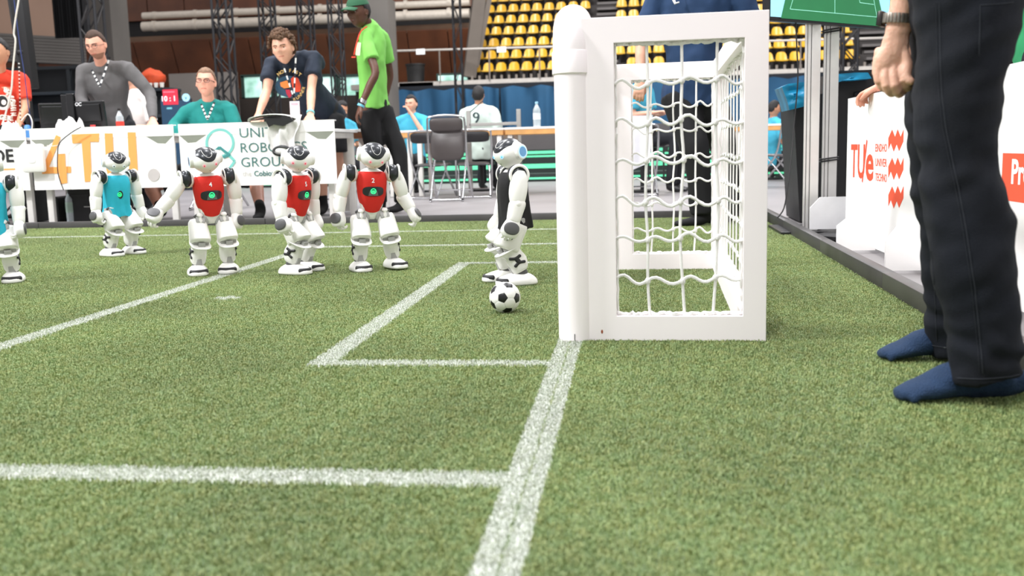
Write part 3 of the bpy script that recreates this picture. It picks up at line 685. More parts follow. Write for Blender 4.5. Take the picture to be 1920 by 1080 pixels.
    for z in (.9, 1.35, 1.86): MB().box((0, 0, z), (3.4, .5, .06), bev=.008).build('shelf_board', sm, t, False)
    for x in (-1.65, -.55, .55, 1.65): MB().box((x, 0, .93), (.07, .5, 1.86), bev=.008).build('upright', mat('shelf_edge', (20, 24, 28), .6), t, False)
    MB().box((0, .24, .93), (3.3, .03, 1.8)).build('back_panel', sm, t, False)
    om = mat('bag_orange', (190, 66, 22), .7, var=.15, bump=.6, bscale=6)
    rr = random.Random(2)
    for px, py, rx_, rz_, lab in ((248, 118, .22, .16, 'orange bag heap on the shelf, next to the man in grey'), (284, 122, .24, .2, 'larger orange bag heap on the right end of the shelf')):
        c = P(px, py, 16); mb = MB(); mb.ball((c.x-(.14 if px < 260 else 0), 16, c.z), (rx_, .2, rz_), 20, 14)
        mb.v = [v+Vector((1, .6, 1))*(noise.noise(v*4)*.09+noise.noise(v*11)*.03) for v in mb.v]; zmin = min(v.z for v in mb.v); mb.v = [v-Vector((0, 0, zmin-1.90)) for v in mb.v]
        solo(mb, 'orange_bag', om, lab, 'bag')
    for k, px in enumerate((282, 293, 304)):
        c = P(px, 147, 15.8); mb = MB(); mb.tube([(c.x, 15.77, 1.90), (c.x, 15.77, 1.99)], [.035, .045], 12)
        solo(mb, 'white_cup', mat('cup_white', (226, 220, 212), .5), ('left', 'middle', 'right')[k]+' one of three white cups below the orange bags', 'cup', 'cups on the shelf')
    # trusses
    def truss(px, Y, w, lab, z1=9.5, lean=0., n=26):
        c = P(px, 200, Y); t = thing('lighting_truss', lab, 'truss', (c.x, Y, 0)); rr_ = .028*(w/.3)
        for sx in (-1, 1):
            for sy in (-1, 1): MB().tube([(sx*w/2, sy*w/2, 0), (sx*w/2+lean, sy*w/2, z1)], rr_, 8).build('chord', dark_metal, t)
        mb = MB(); st = z1/n
        for k in range(n):
            a, b_ = (-1, 1) if k % 2 else (1, -1)
            for sy in (-1, 1): mb.tube([(a*w/2+lean*k/n, sy*w/2, k*st), (b_*w/2+lean*(k+1)/n, sy*w/2, (k+1)*st)], rr_*.6, 6)
            for sx in (-1, 1): mb.tube([(sx*w/2+lean*k/n, a*w/2, k*st), (sx*w/2+lean*(k+1)/n, b_*w/2, (k+1)*st)], rr_*.6, 6)
        mb.build('lacing', mat('truss_lacing', (48, 46, 46), .5, .4), t)
        MB().box((0, 0, .012), (w+.25, w+.25, .024), bev=.004).build('base_plate', dark_metal, t, False)
    for px, Y, w, lab in ((186, 12, .26, 'dark square truss behind the man in the grey pullover'), (428, 17, .30, 'dark truss rising behind the man in the teal shirt'),
                          (511, 24, .34, 'dark truss rising behind the curly haired man'), (582, 24, .34, 'dark truss to the right of the curly haired man'),
                          (637, 20, .26, 'dark truss just left of the man in the green cap'), (862, 16.2, .14, 'slim dark truss in front of the timber wall above the folding chair'),
                          (1590, 20, .30, 'dark truss in front of the stand, right of the aluminium columns')):
        truss(px, Y, w, lab)
    # black light stand in front left
    c = P(60, 236, 6.55); t = thing('speaker_stand', 'tall black stand pole with clamps beside the man in red', 'stand', (c.x, 6.55, 0))
    MB().tube([(.0, 0, 0), (-.06, 0, 1.35)], .017, 12).build('lower_tube', black, t); MB().tube([(-.05, 0, 1.12), (-.15, 0, 2.6)], .013, 12).build('upper_tube', black, t)
    MB().box((-.03, 0, 1.07), (.05, .05, .34), Matrix.Rotation(rad(-3), 3, 'Y'), .012).build('sleeve', black, t)
    for z in (.86, 1.24, 1.62): MB().box((-.0175*z-.03, 0, z), (.05, .05, .035), bev=.006).build('clamp', black, t); 
    for a in (90, 210, 330): MB().tube([(0, 0, .35), (.35*cos(rad(a)), .35*sin(rad(a)), .012)], .011, 8).build('leg', black, t)
    c = P(42, 100, 7.1)
    mb = MB(); mb.box((c.x+.02, 7.1, 2.1), (.15, .12, 1.6), Matrix.Rotation(rad(-2), 3, 'Y'), .01); mb.box((c.x+.02, 7.1, .65), (.05, .05, 1.32)); mb.box((c.x+.02, 7.1, .015), (.4, .3, .03))
    solo(mb, 'column_loudspeaker', mat('speaker_black', (13, 13, 15), .6), 'narrow black column speaker behind the stand pole at the left', 'speaker')
add_hall()

# ------------------------------------------------------------------ stand with yellow seats
def add_stand():
    dk = mat('stand_concrete', (52, 48, 46), .85, var=.15, scale=1.); aisle = mat('stair_grey', (96, 92, 90), .8, var=.1, scale=1)
    Y0, dY, dz, z0 = 38.0, .80, .575, 3.30; NR = 8
    x0, x1 = -6.55, 13.0
    for i in range(NR):
        struct(MB().box(((x0+x1)/2, Y0+dY*i+.02, z0+dz*i-.32), (x1-x0, dY-.01, .62)), 'trim_stand_row_%d' % (i+1), dk)
    ym = mat('seat_yellow', (206, 160, 34), .3, var=.10, scale=3)
    # seat mesh: rounded shell back and pan
    mb = MB()
    vs = []; fs = []; nu = 8
    def sheet_(f, nv, th):
        k0 = len(vs); q = [f(-1+2*k/nu, i/nv) for i in range(nv+1) for k in range(nu+1)]
        F_ = [(i*(nu+1)+k, i*(nu+1)+k+1, (i+1)*(nu+1)+k+1, (i+1)*(nu+1)+k) for i in range(nv) for k in range(nu)]; n = len(q)
        vs.extend(q); vs.extend([(x+th[0], y+th[1], z+th[2]) for x, y, z in q]); fs.extend([tuple(w+k0 for w in f_) for f_ in F_]+[tuple(w+k0+n for w in f_[::-1]) for f_ in F_])
        e = [k for k in range(nu+1)]+[i*(nu+1)+nu for i in range(1, nv+1)]+[nv*(nu+1)+k for k in range(nu-1, -1, -1)]+[i*(nu+1) for i in range(nv-1, 0, -1)]
        for p, q_ in zip(e, e[1:]+e[:1]): fs.append((k0+p, k0+n+p, k0+n+q_, k0+q_))
    sheet_(lambda u, v: (u*.215*(1-.10*v*v), .17+.07*v-.07*u*u, .40+.36*v-.11*u**4*v), 5, (0, .025, 0))
    sheet_(lambda u, v: (u*(.235-.02*v), -.24+.42*v, .41-.015*sin(pi*v)+.02*u*u), 3, (0, 0, -.045))
    mb.add(vs, fs); mb.cur = 1; mb.box((0, .05, .19), (.06, .06, .38)); mb.cur = 0
    me = mb.mesh(); me.materials.append(ym); me.materials.append(dark_metal); cnt = 0
    ORD = 'first second third fourth fifth sixth seventh eighth ninth tenth eleventh twelfth thirteenth fourteenth fifteenth sixteenth seventeenth eighteenth nineteenth twentieth'.split()
    for i in range(NR-1):
        x = -6.2+.02*i; last = None; k = 0
        while x < 12.6:
            a1 = -1.35 < x < -.30; a2 = 9.3 < x < 10.5
            if not a1 and not a2 and cnt < 295:
                side = 'block left of the goal' if x < -1 else ('block behind the goal' if x < 5.3 else ('block behind the aluminium columns' if x < 9.4 else 'block right of the grey stair'))
                k = k+1 if side == last else 1; last = side
                o = bpy.data.objects.new('stadium_chair', me); COL.objects.link(o); o.location = (x, Y0+dY*i, z0+dz*i-.005)
                tag(o, 'yellow plastic chair, %s from left, %s row up, %s' % (ORD[k-1], ORD[i], side), 'chair', 'yellow chairs of the stand'); cnt += 1
            x += .535
    for xa, xb, n in ((-1.3, -.35, 2), (9.35, 10.4, 3)):
        mb = MB()
        for i in range(NR*2-1): mb.box(((xa+xb)/2, Y0-.2+dY*i/2, z0+.12+dz*i/2-.05), (xb-xa, dY/2-.02, .1))
        struct(mb, 'trim_%d' % n, aisle)
    rail = mat('rail_grey', (176, 170, 162), .5); pst = mat('post_grey', (112, 104, 96), .6)
    # front of stand: concrete lip, posts, handrail
    struct(MB().box((1.2, 36.9, 3.12), (20.6, .5, .30)), 'trim_stand_lip', rail)
    t = thing('stand_railing', 'pale handrail with thin posts along the front of the stand', 'railing', (0, 36.6, 3.25))
    MB().tube([(-9.6, 0, 1.27), (11, 0, 1.02)], .04, 8).build('handrail', rail, t)
    for k in range(11): MB().tube([(-9.4+2*k, 0, 0), (-9.4+2*k, 0, 1.26-.0245*k)], .03, 8).build('post', pst, t)
    t2 = thing('stand_front_fence', 'low dark fence of upright slats below the lowest seats', 'fence', (0, 37.2, 3.25))
    for k in range(60): MB().box((-6.2+.3*k, 0, .1), (.09, .05, .24)).build('slat', pst, t2, False)
    # slanting grey end pier of the stand
    a, b_ = P(912, 0, 37.4), P(880, 145, 37.4)
    mb = MB(); mb.bar((a.x-.25, 37.6, a.z+.6), (b_.x, 37.4, b_.z), .32, .5); mb.bar((a.x+.2, 37.7, a.z+.6), (b_.x+.28, 37.5, b_.z+.4), .09, .2)
    struct(mb, 'wall_stand_pier', mat('pier', (88, 80, 72), .8, var=.12, scale=1))
    struct(MB().box((-9.4, 36.9, 3.14), (3.4, .5, .22)), 'trim_balcony_edge', rail)
    struct(MB().box((-9.2, 39.2, 1.9), (3.6, 4.5, 2.2)), 'wall_balcony', dk)
    # little white signs on the railing
    for px, py in ((788, 100), (940, 96)):
        c = P(px, py, 36.5); MB().box((c.x, -.05, 1.27-.01214*(c.x+9.6)-.06), (.36, .03, .22), bev=.01).build('sign_plate', mat('sign_white', (236, 236, 234), .5), t, False, label='small blank white sign plate')
    c = P(778, 130, 37.5); mb = MB(); mb.tube([(c.x, 37.6, 3.005), (c.x, 37.6, 4.0)], [.32, .38], 20); mb.tube([(c.x, 37.6, 4.0), (c.x, 37.6, 4.06)], .41, 20)
    solo(mb, 'waste_bin', mat('bin_black', (28, 27, 26), .6), 'round black bin on the balcony left of the stand', 'bin')
    # blue curtain, with folds
    cm = mat('curtain_blue', (24, 72, 104), .85, var=.12, scale=.8)
    def curtain(xa, xb, lab, fine=0):
        mb = MB(); n = int((xb-xa)/.05); vs = []; fs = []
        rows = [(1.05+.0, 1.), (1.8, 1.), (2.5, .8), (2.86, .35), (2.98, .15)]
        for z, k in rows:
            for i in range(n+1):
                x = xa+(xb-xa)*i/n; ph = x*5.2+noise.noise(Vector((x*.7, 0, 3)))*3
                if fine: ph *= 2.1
                droop = .10*(1-abs(((x*.9) % 1)-.5)*2)*(z > 2.9)
                vs.append((x, 36.3-(.13*k*sin(ph)+.05*k*sin(ph*2.3+1)), z-droop))
        m_ = n+1
        for r_ in range(len(rows)-1):
            for i in range(n): a = r_*m_+i; fs.append((a, a+1, a+m_+1, a+m_))
        k = len(vs); vs += [(x, y+.03, z) for x, y, z in vs]; fs += [tuple(q+k for q in f[::-1]) for f in fs[:]]
        mb.add(vs, fs); solo(mb, 'blue_curtain', cm, lab, 'curtain')
    curtain(-9.35, -6.4, 'smooth folded blue curtain behind the seated woman in light blue'); curtain(-6.35, -5.0, 'tightly gathered blue curtain behind the man with number 9', 1)
    curtain(-4.95, -1.2, 'wide blue curtain section just left of the goal post'); curtain(-1.15, 8.2, 'blue curtain seen behind the goal and aluminium columns')
    struct(MB().box((0, 36.6, 1.5), (19.5, .1, 3.2)), 'wall_under_stand', mat('under_dark', (18, 24, 32), .9))
add_stand()

# ------------------------------------------------------------------ dark stage with green light strips
def add_stage():
    t = thing('stage_platform', 'low dark platform with glowing green edge strips behind the tables', 'platform', (-1.0, 13.4, 0))
    dk = mat('stage_dark', (24, 36, 32), .6); gl = mat('strip_green', (96, 214, 160), .5, emit=.55)
    for k, (y, z, w) in enumerate(((0, .0, 15), (.5, .14, 15), (1.0, .30, 15))):
        MB().box((0, y+.3, (z+.12)/2), (w, .6, z+.12), bev=.004).build('step', dk, t, False)
        MB().box((0, y-.004, z+.075+(.02 if k else -.03)), (w, .008, .075 if k == 1 else .03)).build('light_strip', gl, t, False)
    MB().box((-1.5, 1.2, .46), (17, .05, .10)).build('upper_strip_backing', dk, t, False)
    for k in range(24): MB().box((-7.2+.62*k, 1.165, .46), (.54, .02, .05)).build('light_segment', gl, t, False)
    s = thing('grey_partition', 'long dark grey partition standing behind the light strips', 'partition', (-2, 15.4, 0)); gm = mat('partition_grey', (92, 88, 88), .75, var=.04)
    for k in range(9): MB().box((-8.1+2.0*k, 0, .46), (1.98, .06, .92), bev=.006).build('partition_panel', gm, s, False)
add_stage()

# ------------------------------------------------------------------ tables and printed boards
TZ = .745
table_leg = mat('leg_white', (226, 224, 218), .5); table_top = mat('table_top_white', (240, 239, 237), .5, var=.02); edge_wood = mat('edge_wood', (214, 160, 96), .55, var=.15, scale=6)
def table(x0, x1, y0, y1, z, label, group=None, edge=None):
    t = thing('folding_table', label, 'table', ((x0+x1)/2, (y0+y1)/2, 0), 0, group); w, d = x1-x0, y1-y0
    MB().box((0, 0, z-.0125), (w, d, .025), bev=.003).build('table_top', table_top, t, False)
    if edge: MB().box((0, 0, z-.055), (w-.01, d-.01, .058), bev=.003).build('table_edge', edge, t, False)
    else: MB().box((0, 0, z-.05), (w-.06, d-.06, .045), bev=.003).build('table_edge', table_leg, t, False)
    for sx in (-1, 1):
        for sy in (-1, 1): MB().box((sx*(w/2-.055), sy*(d/2-.05), (z-.07)/2), (.055, .045, z-.07), bev=.006).build('leg', table_leg, t)
    return t
YB = 5.06
def add_tables():
    xs = [(-6.05, -4.87), (-4.83, -3.555), (-3.51, -2.18)]
    for (a, b), lab in zip(xs, ('white table behind the leftmost printed board', 'white table behind the orange lettered board', 'white table behind the teal lettered board')):
        table(a+.02, b-.02, YB+.05, YB+.75, TZ, lab)
    names = ['leftmost white board with black letters DE over an orange line', 'white board with large orange 4TU lettering and a grey dot', 'white board with teal circle logo and green-grey lettering']
    zb, zt = .30, .815
    teal = mat('print_teal', (122, 198, 190), .6); dteal = mat('print_dark_teal', (62, 138, 138), .6); slate = mat('print_slate', (66, 116, 114), .6); gr_ = mat('print_grey', (190, 184, 182), .6); bk = mat('print_black', (34, 34, 36), .6); pale = mat('print_pale', (206, 204, 200), .6)
    fl = mat('flap_shade_grey', (134, 138, 126), .7)
    FB = lambda x, z, y=YB-.0045: fr((x, y, z), (1, 0, 0), (0, 0, 1), (0, -1, 0))
    for k, ((a, b), lab) in enumerate(zip(xs, names)):
        t = thing('printed_board', lab, 'board', ((a+b)/2, YB, 0)); ox = (a+b)/2
        w = b-a
        MB().box((0, 0, (zb+zt)/2-.0), (w, .007, zt-zb), bev=.001).build('face_panel', board_white, t, False)
        MB().box((0, -.0045, zt-.045), (w, .003, .092)).build('folded_rim', board_white, t, False)
        MB().box((0, .025, zt-.004), (w, .060, .008), bev=.001).build('top_lip', board_white, t, False)
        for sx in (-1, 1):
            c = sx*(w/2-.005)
            MB().prism([(0, 0), (-sx*.235, 0), (-sx*.14, -.058), (-sx*.07, -.062)], (c, -.0045, zt-.0915), (1, 0, 0), (0, 0, 1), (0, .002, 0)).build('shaded_corner_flap', fl, t, False)  # flat grey trapezoid: shade on the white folded corner put into its colour
        def tx(st, size, px, py, m, off=0., wid=None, nm='printed_word'):
            p = P(px, py, YB-.004); MB().text(st, size, FB(p.x-ox, p.z, -.0075), off, .0006, wid).build(nm, m, t, False)
        if k == 0:
            tx('DE', .150, -11, 304, bk, .004, .185); c = P(-10, 318, YB); MB().box((c.x-ox, -.0045, c.z), (.38, .002, .014)).build('printed_line', orange_print, t, False)
            tx('team', .05, -30, 341, bk, 0, None)
        if k == 1:
            # large orange numeral and letters, built as flat outlines
            def poly(ps, m, nm='printed_letter', y=-.0072):
                pts = [P(px, py, YB) for px, py in ps]; MB().prism([(q.x-ox, q.z) for q in pts], (0, y, 0), (1, 0, 0), (0, 0, 1), (0, -.0012, 0)).build(nm, m, t, False)
            poly([(106, 253), (115, 257), (93, 313), (109, 313), (110, 289), (123, 288), (124, 312), (134, 312), (134, 324), (126, 324), (127, 343), (114, 345), (112, 325), (80, 326), (80, 316)], orange_print)
            poly([(135, 252), (187, 250), (186, 266), (170, 266), (173, 340), (160, 341), (154, 268), (137, 269)], orange_print)
            o_ = [(197, 250), (212, 250), (215, 315), (218, 324), (228, 329), (238, 324), (243, 315), (240, 248), (255, 248), (259, 318), (254, 332), (244, 340), (229, 343), (213, 340), (204, 332), (200, 316)]
            poly(o_, orange_print)
            c = P(289, 328, YB); poly([(289+11*cos(rad(a_)), 328+12*sin(rad(a_))) for a_ in range(0, 360, 15)], gr_, 'printed_dot')
        if k == 2:
            def ring(cx, cy, r0, r1, m, a0=0, a1=360):
                pts = [(cx+r1*cos(rad(q)), cy+r1*sin(rad(q))) for q in range(a0, a1+1, 10)]; inn = [(cx+r0*cos(rad(q)), cy+r0*sin(rad(q))) for q in range(a0, a1+1, 10)]
                A = [P(*q, YB) for q in pts]; B = [P(*q, YB) for q in inn]; n = len(A); vs = [(q.x-ox, -.0075, q.z) for q in A+B]
                MB().add(vs, [(i, i+1, n+i+1, n+i) for i in range(n-1)]).build('printed_ring', m, t, False)
            def stroke(ps, m, w_, y=-.0085):
                pts = [P(*q, YB) for q in ps]; mb = MB()
                for i_, (q, q2) in enumerate(zip(pts, pts[1:])): mb.bar((q.x-ox, y-.0003*i_, q.z), (q2.x-ox, y-.0003*i_, q2.z), w_, .0008, upv=(0, 1, 0))
                mb.build('printed_stroke', m, t, False)
            ring(413, 268, 22.5, 27.5, teal)
            stroke([(394, 291), (413, 276), (440, 301)], teal, .022); stroke([(426, 286), (441, 302), (424, 326)], teal, .022); stroke([(424, 326), (414, 338)], teal, .022)
            stroke([(402, 286), (412, 276), (432, 291)], dteal, .022, -.0100); stroke([(432, 290), (419, 295)], dteal, .022, -.0100)
            tx('UNITED', .112, 450, 258, slate, -.0004, .445); tx('ROBOTICS', .112, 452, 286, slate, -.0004, .565); tx('GROUP', .112, 453, 313, slate, -.0004, .40)
            tx('the', .06, 455, 330, pale); tx('CobiotX', .06, 477, 330, slate, .0012); tx('company', .06, 528, 330, pale)
    # white access point clipped on the boards
    c = P(63, 297, YB-.06); t = solo(MB().box((0, 0, 0), (.205, .05, .235), bev=.022), 'access_point', white_plastic, 'white rounded square wireless access point hung between two boards', 'router'); t.location = (c.x, YB-.062, c.z-.117)
    mb = MB().loft([(0, 0, 0, .036, .044, 4), (.003, 0, 0, .033, .041, 4)], 24, M=T(0, -.025, .120) @ Rx(pi/2)); mb.build('raised_badge', mat('badge_white', (228, 226, 224), .4), t)
    # cables
    def cable(ps, Y, r, m, lab):
        mb = MB(); mb.tube([P(a, b, Y if not isinstance(Y, list) else Y[i]) for i, (a, b) in enumerate(ps)], r, 8, steps=5); solo(mb, 'cable', m, lab, 'cable')
    cb = mat('cable_black', (20, 20, 22), .5); cw = mat('cable_white', (214, 208, 198), .5); cblue = mat('cable_blue', (40, 56, 110), .5)
    cable([(152, 238), (132, 250), (112, 268), (108, 290), (109, 325), (119, 356)], YB-.075, .0045, cb, 'black cable hanging in front of the orange lettered board')
    cable([(88, 273), (100, 274), (113, 271)], YB-.07, .003, cw, 'thin white cable from the access point')
    cable([(42, -60), (35, 0), (30, 30), (26, 62), (29, 78), (24, 130), (21, 170), (10, 215), (4, 234)], 5.35, .0075, cw, 'white cable hanging down at the far left in front of the man in red')
    cable([(22, -40), (27, 5), (38, 90), (46, 140), (52, 190), (56, 215), (60, 240)], 5.5, .004, cblue, 'dark blue cable hanging beside the white one at the far left')
    mb = MB(); mb2 = MB()
    for k in range(30):
        q = P(35.5+.10*k, 118+3.6*k, 5.42); q2 = P(35.6+.10*k, 120.2+3.6*k, 5.42); (mb if k % 2 else mb2).tube([q, q2], .0065, 6)
    b0 = P(36, 118, 5.42); e0 = P(38.6, 226, 5.42)
    t = thing('braided_cable', 'black and white braided cable hanging in front of the red shirt', 'cable', e0)
    for m_, mm in ((mb, cb), (mb2, mat('braid_white', (200, 196, 190), .6))):
        m_.v = [v-e0 for v in m_.v]; m_.build('braid', mm, t)
    MB().tube([P(40, 226, 5.40)-e0, P(52, 214, 5.36)-e0, P(60, 226, 5.34)-e0, P(60, 243, 5.33)-e0], .005, 8, steps=5).build('loose_end', cw, t)
    # cloth heaps on the tables
    def cloth(cx, cy, Y, r, m, lab, seed, zb_=TZ):
        c = P(cx, cy, Y); mb = MB(); mb.ball((c.x, Y, zb_), r, 40, 20)
        mb.v = [Vector((v.x, v.y, max(zb_+.002, v.z + (noise.noise(v*14+Vector((seed, 0, 0)))*.09+noise.noise(v*34)*.045)))) + Vector((noise.noise(v*11)*.03, noise.noise(v*12+Vector((3, 3, 3)))*.03, 0)) for v in mb.v]
        solo(mb, 'crumpled_cloth', m, lab, 'cloth')
    cl = mat('cloth_white', (234, 232, 230), .85, var=.05)
    cloth(133, 236, YB+.13, (.15, .07, .125), cl, 'crumpled white cloth lying in front of the monitors', 1)
    cloth(20, 240, YB+.13, (.12, .07, .11), cl, 'crumpled white cloth at the far left table edge', 8)
    cp = P(42, 236, YB+.2); mb = MB(); mb.tube([(cp.x, YB+.27, TZ), (cp.x, YB+.27, TZ+.10), (cp.x, YB+.27, TZ+.115)], [.028, .028, .016], 16); solo(mb, 'blue_bottle_cap', mat('cap_blue', (70, 130, 190), .4), 'light blue lidded cup beside the white cloth, in front of the man in red', 'cup')
add_tables()

def bottle(loc, h, r, label, lab_rgb, cap_rgb, lab_z=(.3, .55), liquid=None):
    t = thing('plastic_bottle', label, 'bottle', loc); g = mat('bottle_clear', (214, 224, 228), .12, trans=.55, spec=.6) if not liquid else mat('bottle_tint', liquid, .15, trans=.3)
    pr = [(0, .85), (.02, 1), (.10, .96), (.14, 1), (.30, 1), (.34, .94), (.38, 1), (.56, 1), (.62, .97), (.68, .98), (.80, .6), (.88, .36), (.92, .34)]
    MB().tube([(0, 0, z*h) for z, q in pr], [q*r for z, q in pr], 20).build('bottle_body', g, t)
    MB().tube([(0, 0, lab_z[0]*h), (0, 0, lab_z[1]*h)], r*1.015, 20).build('bottle_label', mat('lab_%d_%d' % (lab_rgb[0], lab_rgb[2]), lab_rgb, .5), t)
    MB().tube([(0, 0, .92*h), (0, 0, h)], r*.40, 16).build('cap', mat('cap_%d_%d' % (cap_rgb[0], cap_rgb[2]), cap_rgb, .4), t)
def add_desk_things():
    c = P(225, 230, YB+.2); bottle((c.x, YB+.2, TZ), .225, .033, 'small soda bottle with a red label beside the monitors', (206, 54, 40), (30, 26, 26), (.28, .52))
    # monitors seen from behind
    bk = mat('monitor_black', (20, 20, 22), .3)
    for cx, y_, rz, lab, txt in ((104, YB+.42, rad(16), 'black monitor seen from behind, left of the pair', None), (162, YB+.30, rad(-7), 'black monitor seen from behind with a small red sticker, right of the pair', 'OC')):
        c = P(cx, 205, y_); t = thing('monitor', lab, 'monitor', (c.x, y_, TZ), rz); R = Matrix.Rotation(rad(6), 3, 'X'); w = .37 if txt else .27
        MB().box((0, 0, .185), (w, .035, .235), R, .008).build('housing', bk, t, False)
        MB().box((0, -.024, .20), (w-.06, .02, .15), R, .006).build('rear_bulge', bk, t, False)
        MB().box((0, .019, .185), (w-.02, .002, .215), R).build('screen', mat('screen_dim', (40, 50, 66), .2, emit=.2), t, False)
        MB().box((-.12 if txt else .10, -.045, .19), (.07, .022, .36), bev=.006).build('stand_column', bk, t, False)
        MB().box((0, -.02, .008), (.22, .17, .016), bev=.004).build('foot', bk, t, False)
        if txt:
            MB().text(txt, .042, fr((-.075, -.045, .262), (1, 0, 0), (0, .1, 1), (0, -1, 0)), .001, .0006).build('printed_letters', mat('mon_print', (210, 210, 212), .5), t, False)
            MB().box((.085, -.045, .085), (.048, .012, .024), bev=.002).build('red_sticker', mat('sticker_red', (190, 60, 60), .5), t, False)
    # jersey hanging over the teal board, cap with dark brim on the table edge
    a = P(530, 224, YB); t = thing('hanging_jersey', 'white robot jersey with black collar and hem draped over the teal lettered board', 'jersey', (a.x, YB, .80)); cl = mat('cloth_white', (234, 232, 230), .85)
    mb = MB(); n, m = 16, 18; vs = []; fs = []
    for i in range(m+1):
        q = i/m
        for k in range(n+1):
            u = -1+2*k/n; w = .118+.02*(1-q)-.02*q*q; z = .035-.27*q+.02*u*u*(1-q); y = -.045-.022*sin(u*5+q*3)-.012*sin(u*11-q*6)
            if q < .12: y += .05*(1-q/.12)
            vs.append((u*w+.012*sin(q*7)+.01, y, z+.010*sin(u*6+2)))
    for i in range(m):
        for k in range(n): b = i*(n+1)+k; fs.append((b, b+n+1, b+n+2, b+1))
    k = len(vs); vs += [(x, y+.007, z) for x, y, z in vs]; fs += [tuple(q+k for q in f[::-1]) for f in fs[:]]
    MB().add(vs, fs).build('cloth_panel', cl, t)
    mb = MB(); mb.tube([(.005+.072*cos(rad(q)), -.075-.008*sin(rad(q*2)), -.225+.036*sin(rad(q))) for q in range(0, 361, 15)], [(.012, .009)]*25, 8); mb.build('black_collar', black, t)
    MB().ball((.0, -.068, -.222), (.060, .012, .028), 16, 10).build('collar_lining', cl, t)
    MB().prism([(-.125, .045), (.09, .05), (.12, .012), (.03, -.028), (-.05, -.012), (-.09, -.032)], (0, -.088, .0), (1, 0, 0), (0, .0, 1), (0, .012, 0)).build('dark_sleeve', black, t)
    a = P(516, 219, YB+.02); t = thing('white_folder', 'flat white folder with dark underside resting above the hanging jersey', 'folder', (a.x, YB-.01, .823))
    mb = MB(); n = 20; mb.tube([(-.215, 0, .0), (-.18, 0, .022), (-.08, 0, .040), (.02, 0, .045), (.12, 0, .036), (.19, 0, .012)], [(.004, .03), (.006, .07), (.007, .085), (.007, .085), (.006, .07), (.004, .03)], 12, side=(0, 0, 1), steps=3); mb.build('cover', mat('folder_white', (214, 218, 210), .6), t)
    MB().tube([(-.19, -.004, .004), (-.05, -.004, .02), (.10, -.004, .018), (.17, -.004, 0)], [(.003, .03), (.009, .075), (.009, .075), (.003, .03)], 12, side=(0, 0, 1), steps=3).build('underside', black, t)
    # black cases and clutter under the left tables
    cs = mat('case_black', (17, 17, 19), .6, bump=.1)
    for px0, px1, pt, Y, d, lab in ((52, 80, 352, 5.62, .3, 'black case under the table, just right of the first table leg'), (108, 126, 368, 5.50, .3, 'short black case under the table behind the orange lettered board'), (142, 232, 346, 5.48, .3, 'wide black case under the orange lettered board behind the teal robot')):
        a = P(px0, pt, Y); b = P(px1, pt, Y); t = thing('equipment_case', lab, 'case', ((a.x+b.x)/2, Y, 0)); w = b.x-a.x; h = min(.60, a.z)
        MB().box((0, 0, h/2), (w, d, h), bev=.012).build('case_body', cs, t, False); MB().box((0, -d/2-.004, h*.72), (w*.9, .008, .012)).build('lid_seam', dark_metal, t, False)
        MB().tube([(-w*.16, -d/2-.004, h*.42), (-w*.13, -d/2-.022, h*.42), (w*.13, -d/2-.022, h*.42), (w*.16, -d/2-.004, h*.42)], .005, 8).build('handle', RG, t)
    c = P(134, 410, 5.35); bottle((c.x, 5.35, 0), .30, .04, 'tall grey spray bottle on the floor under the orange lettered board', (150, 170, 158), (60, 120, 90), (.3, .6))
add_desk_things()

# ------------------------------------------------------------------ folding chairs and far tables
pad = mat('chair_pad', (74, 68, 67), .38, bump=.1, bscale=12); pad_d = mat('chair_pad_dark', (36, 34, 36), .45)
def folding_chair(x, y, rz, label, group=None, up=False, m=None):
    t = thing('folding_chair', label, 'chair', (x, y, 0), rz, group); t.scale = (1, 1, 1 if up else .84); m = m or pad_d; w = .205
    # back at -Y side (towards the viewer when rz = 0)
    pts = [(-w, .24, .012), (-w, -.06, .42), (-w, -.14, .82), (-w+.05, -.155, .905), (w-.05, -.155, .905), (w, -.14, .82), (w, -.06, .42), (w, .24, .012)]
    MB().tube(pts, .0125, 10, steps=4).build('back_frame', chrome, t)
    pts = [(-w+.03, .05, .44), (-w+.03, -.24, .03), (-w+.06, -.255, .012), (w-.06, -.255, .012), (w-.03, -.24, .03), (w-.03, .05, .44)]
    MB().tube(pts, .011, 10, steps=3).build('leg_frame', chrome, t)
    MB().tube([(-w, .17, .10), (w, .17, .10)], .009, 8).build('stretcher', chrome, t)
    mb = MB(); mb.loft([(-.012, 0, 0, .17, .06, 4), (0, 0, 0, .185, .075, 4.5), (.014, 0, 0, .17, .062, 4)], 32, M=T(0, -.142, .82) @ Rx(rad(98))); mb.build('backrest', m, t)
    R = (T(0, -.10, .615) @ Rx(rad(82))) if up else (T(0, .05, .45) @ Rx(rad(3)))
    mb = MB(); mb.loft([(-.014, 0, 0, .165, .165, 4), (0, 0, 0, .19, .185, 4.5), (.018, 0, 0, .17, .168, 4)], 32, M=R); mb.build('seat', m, t)
    for sx in (-1, 1): MB().ball((sx*(w-.03), -.253, .016), (.016, .02, .016), 8, 6).build('rubber_foot', black, t)
    return t
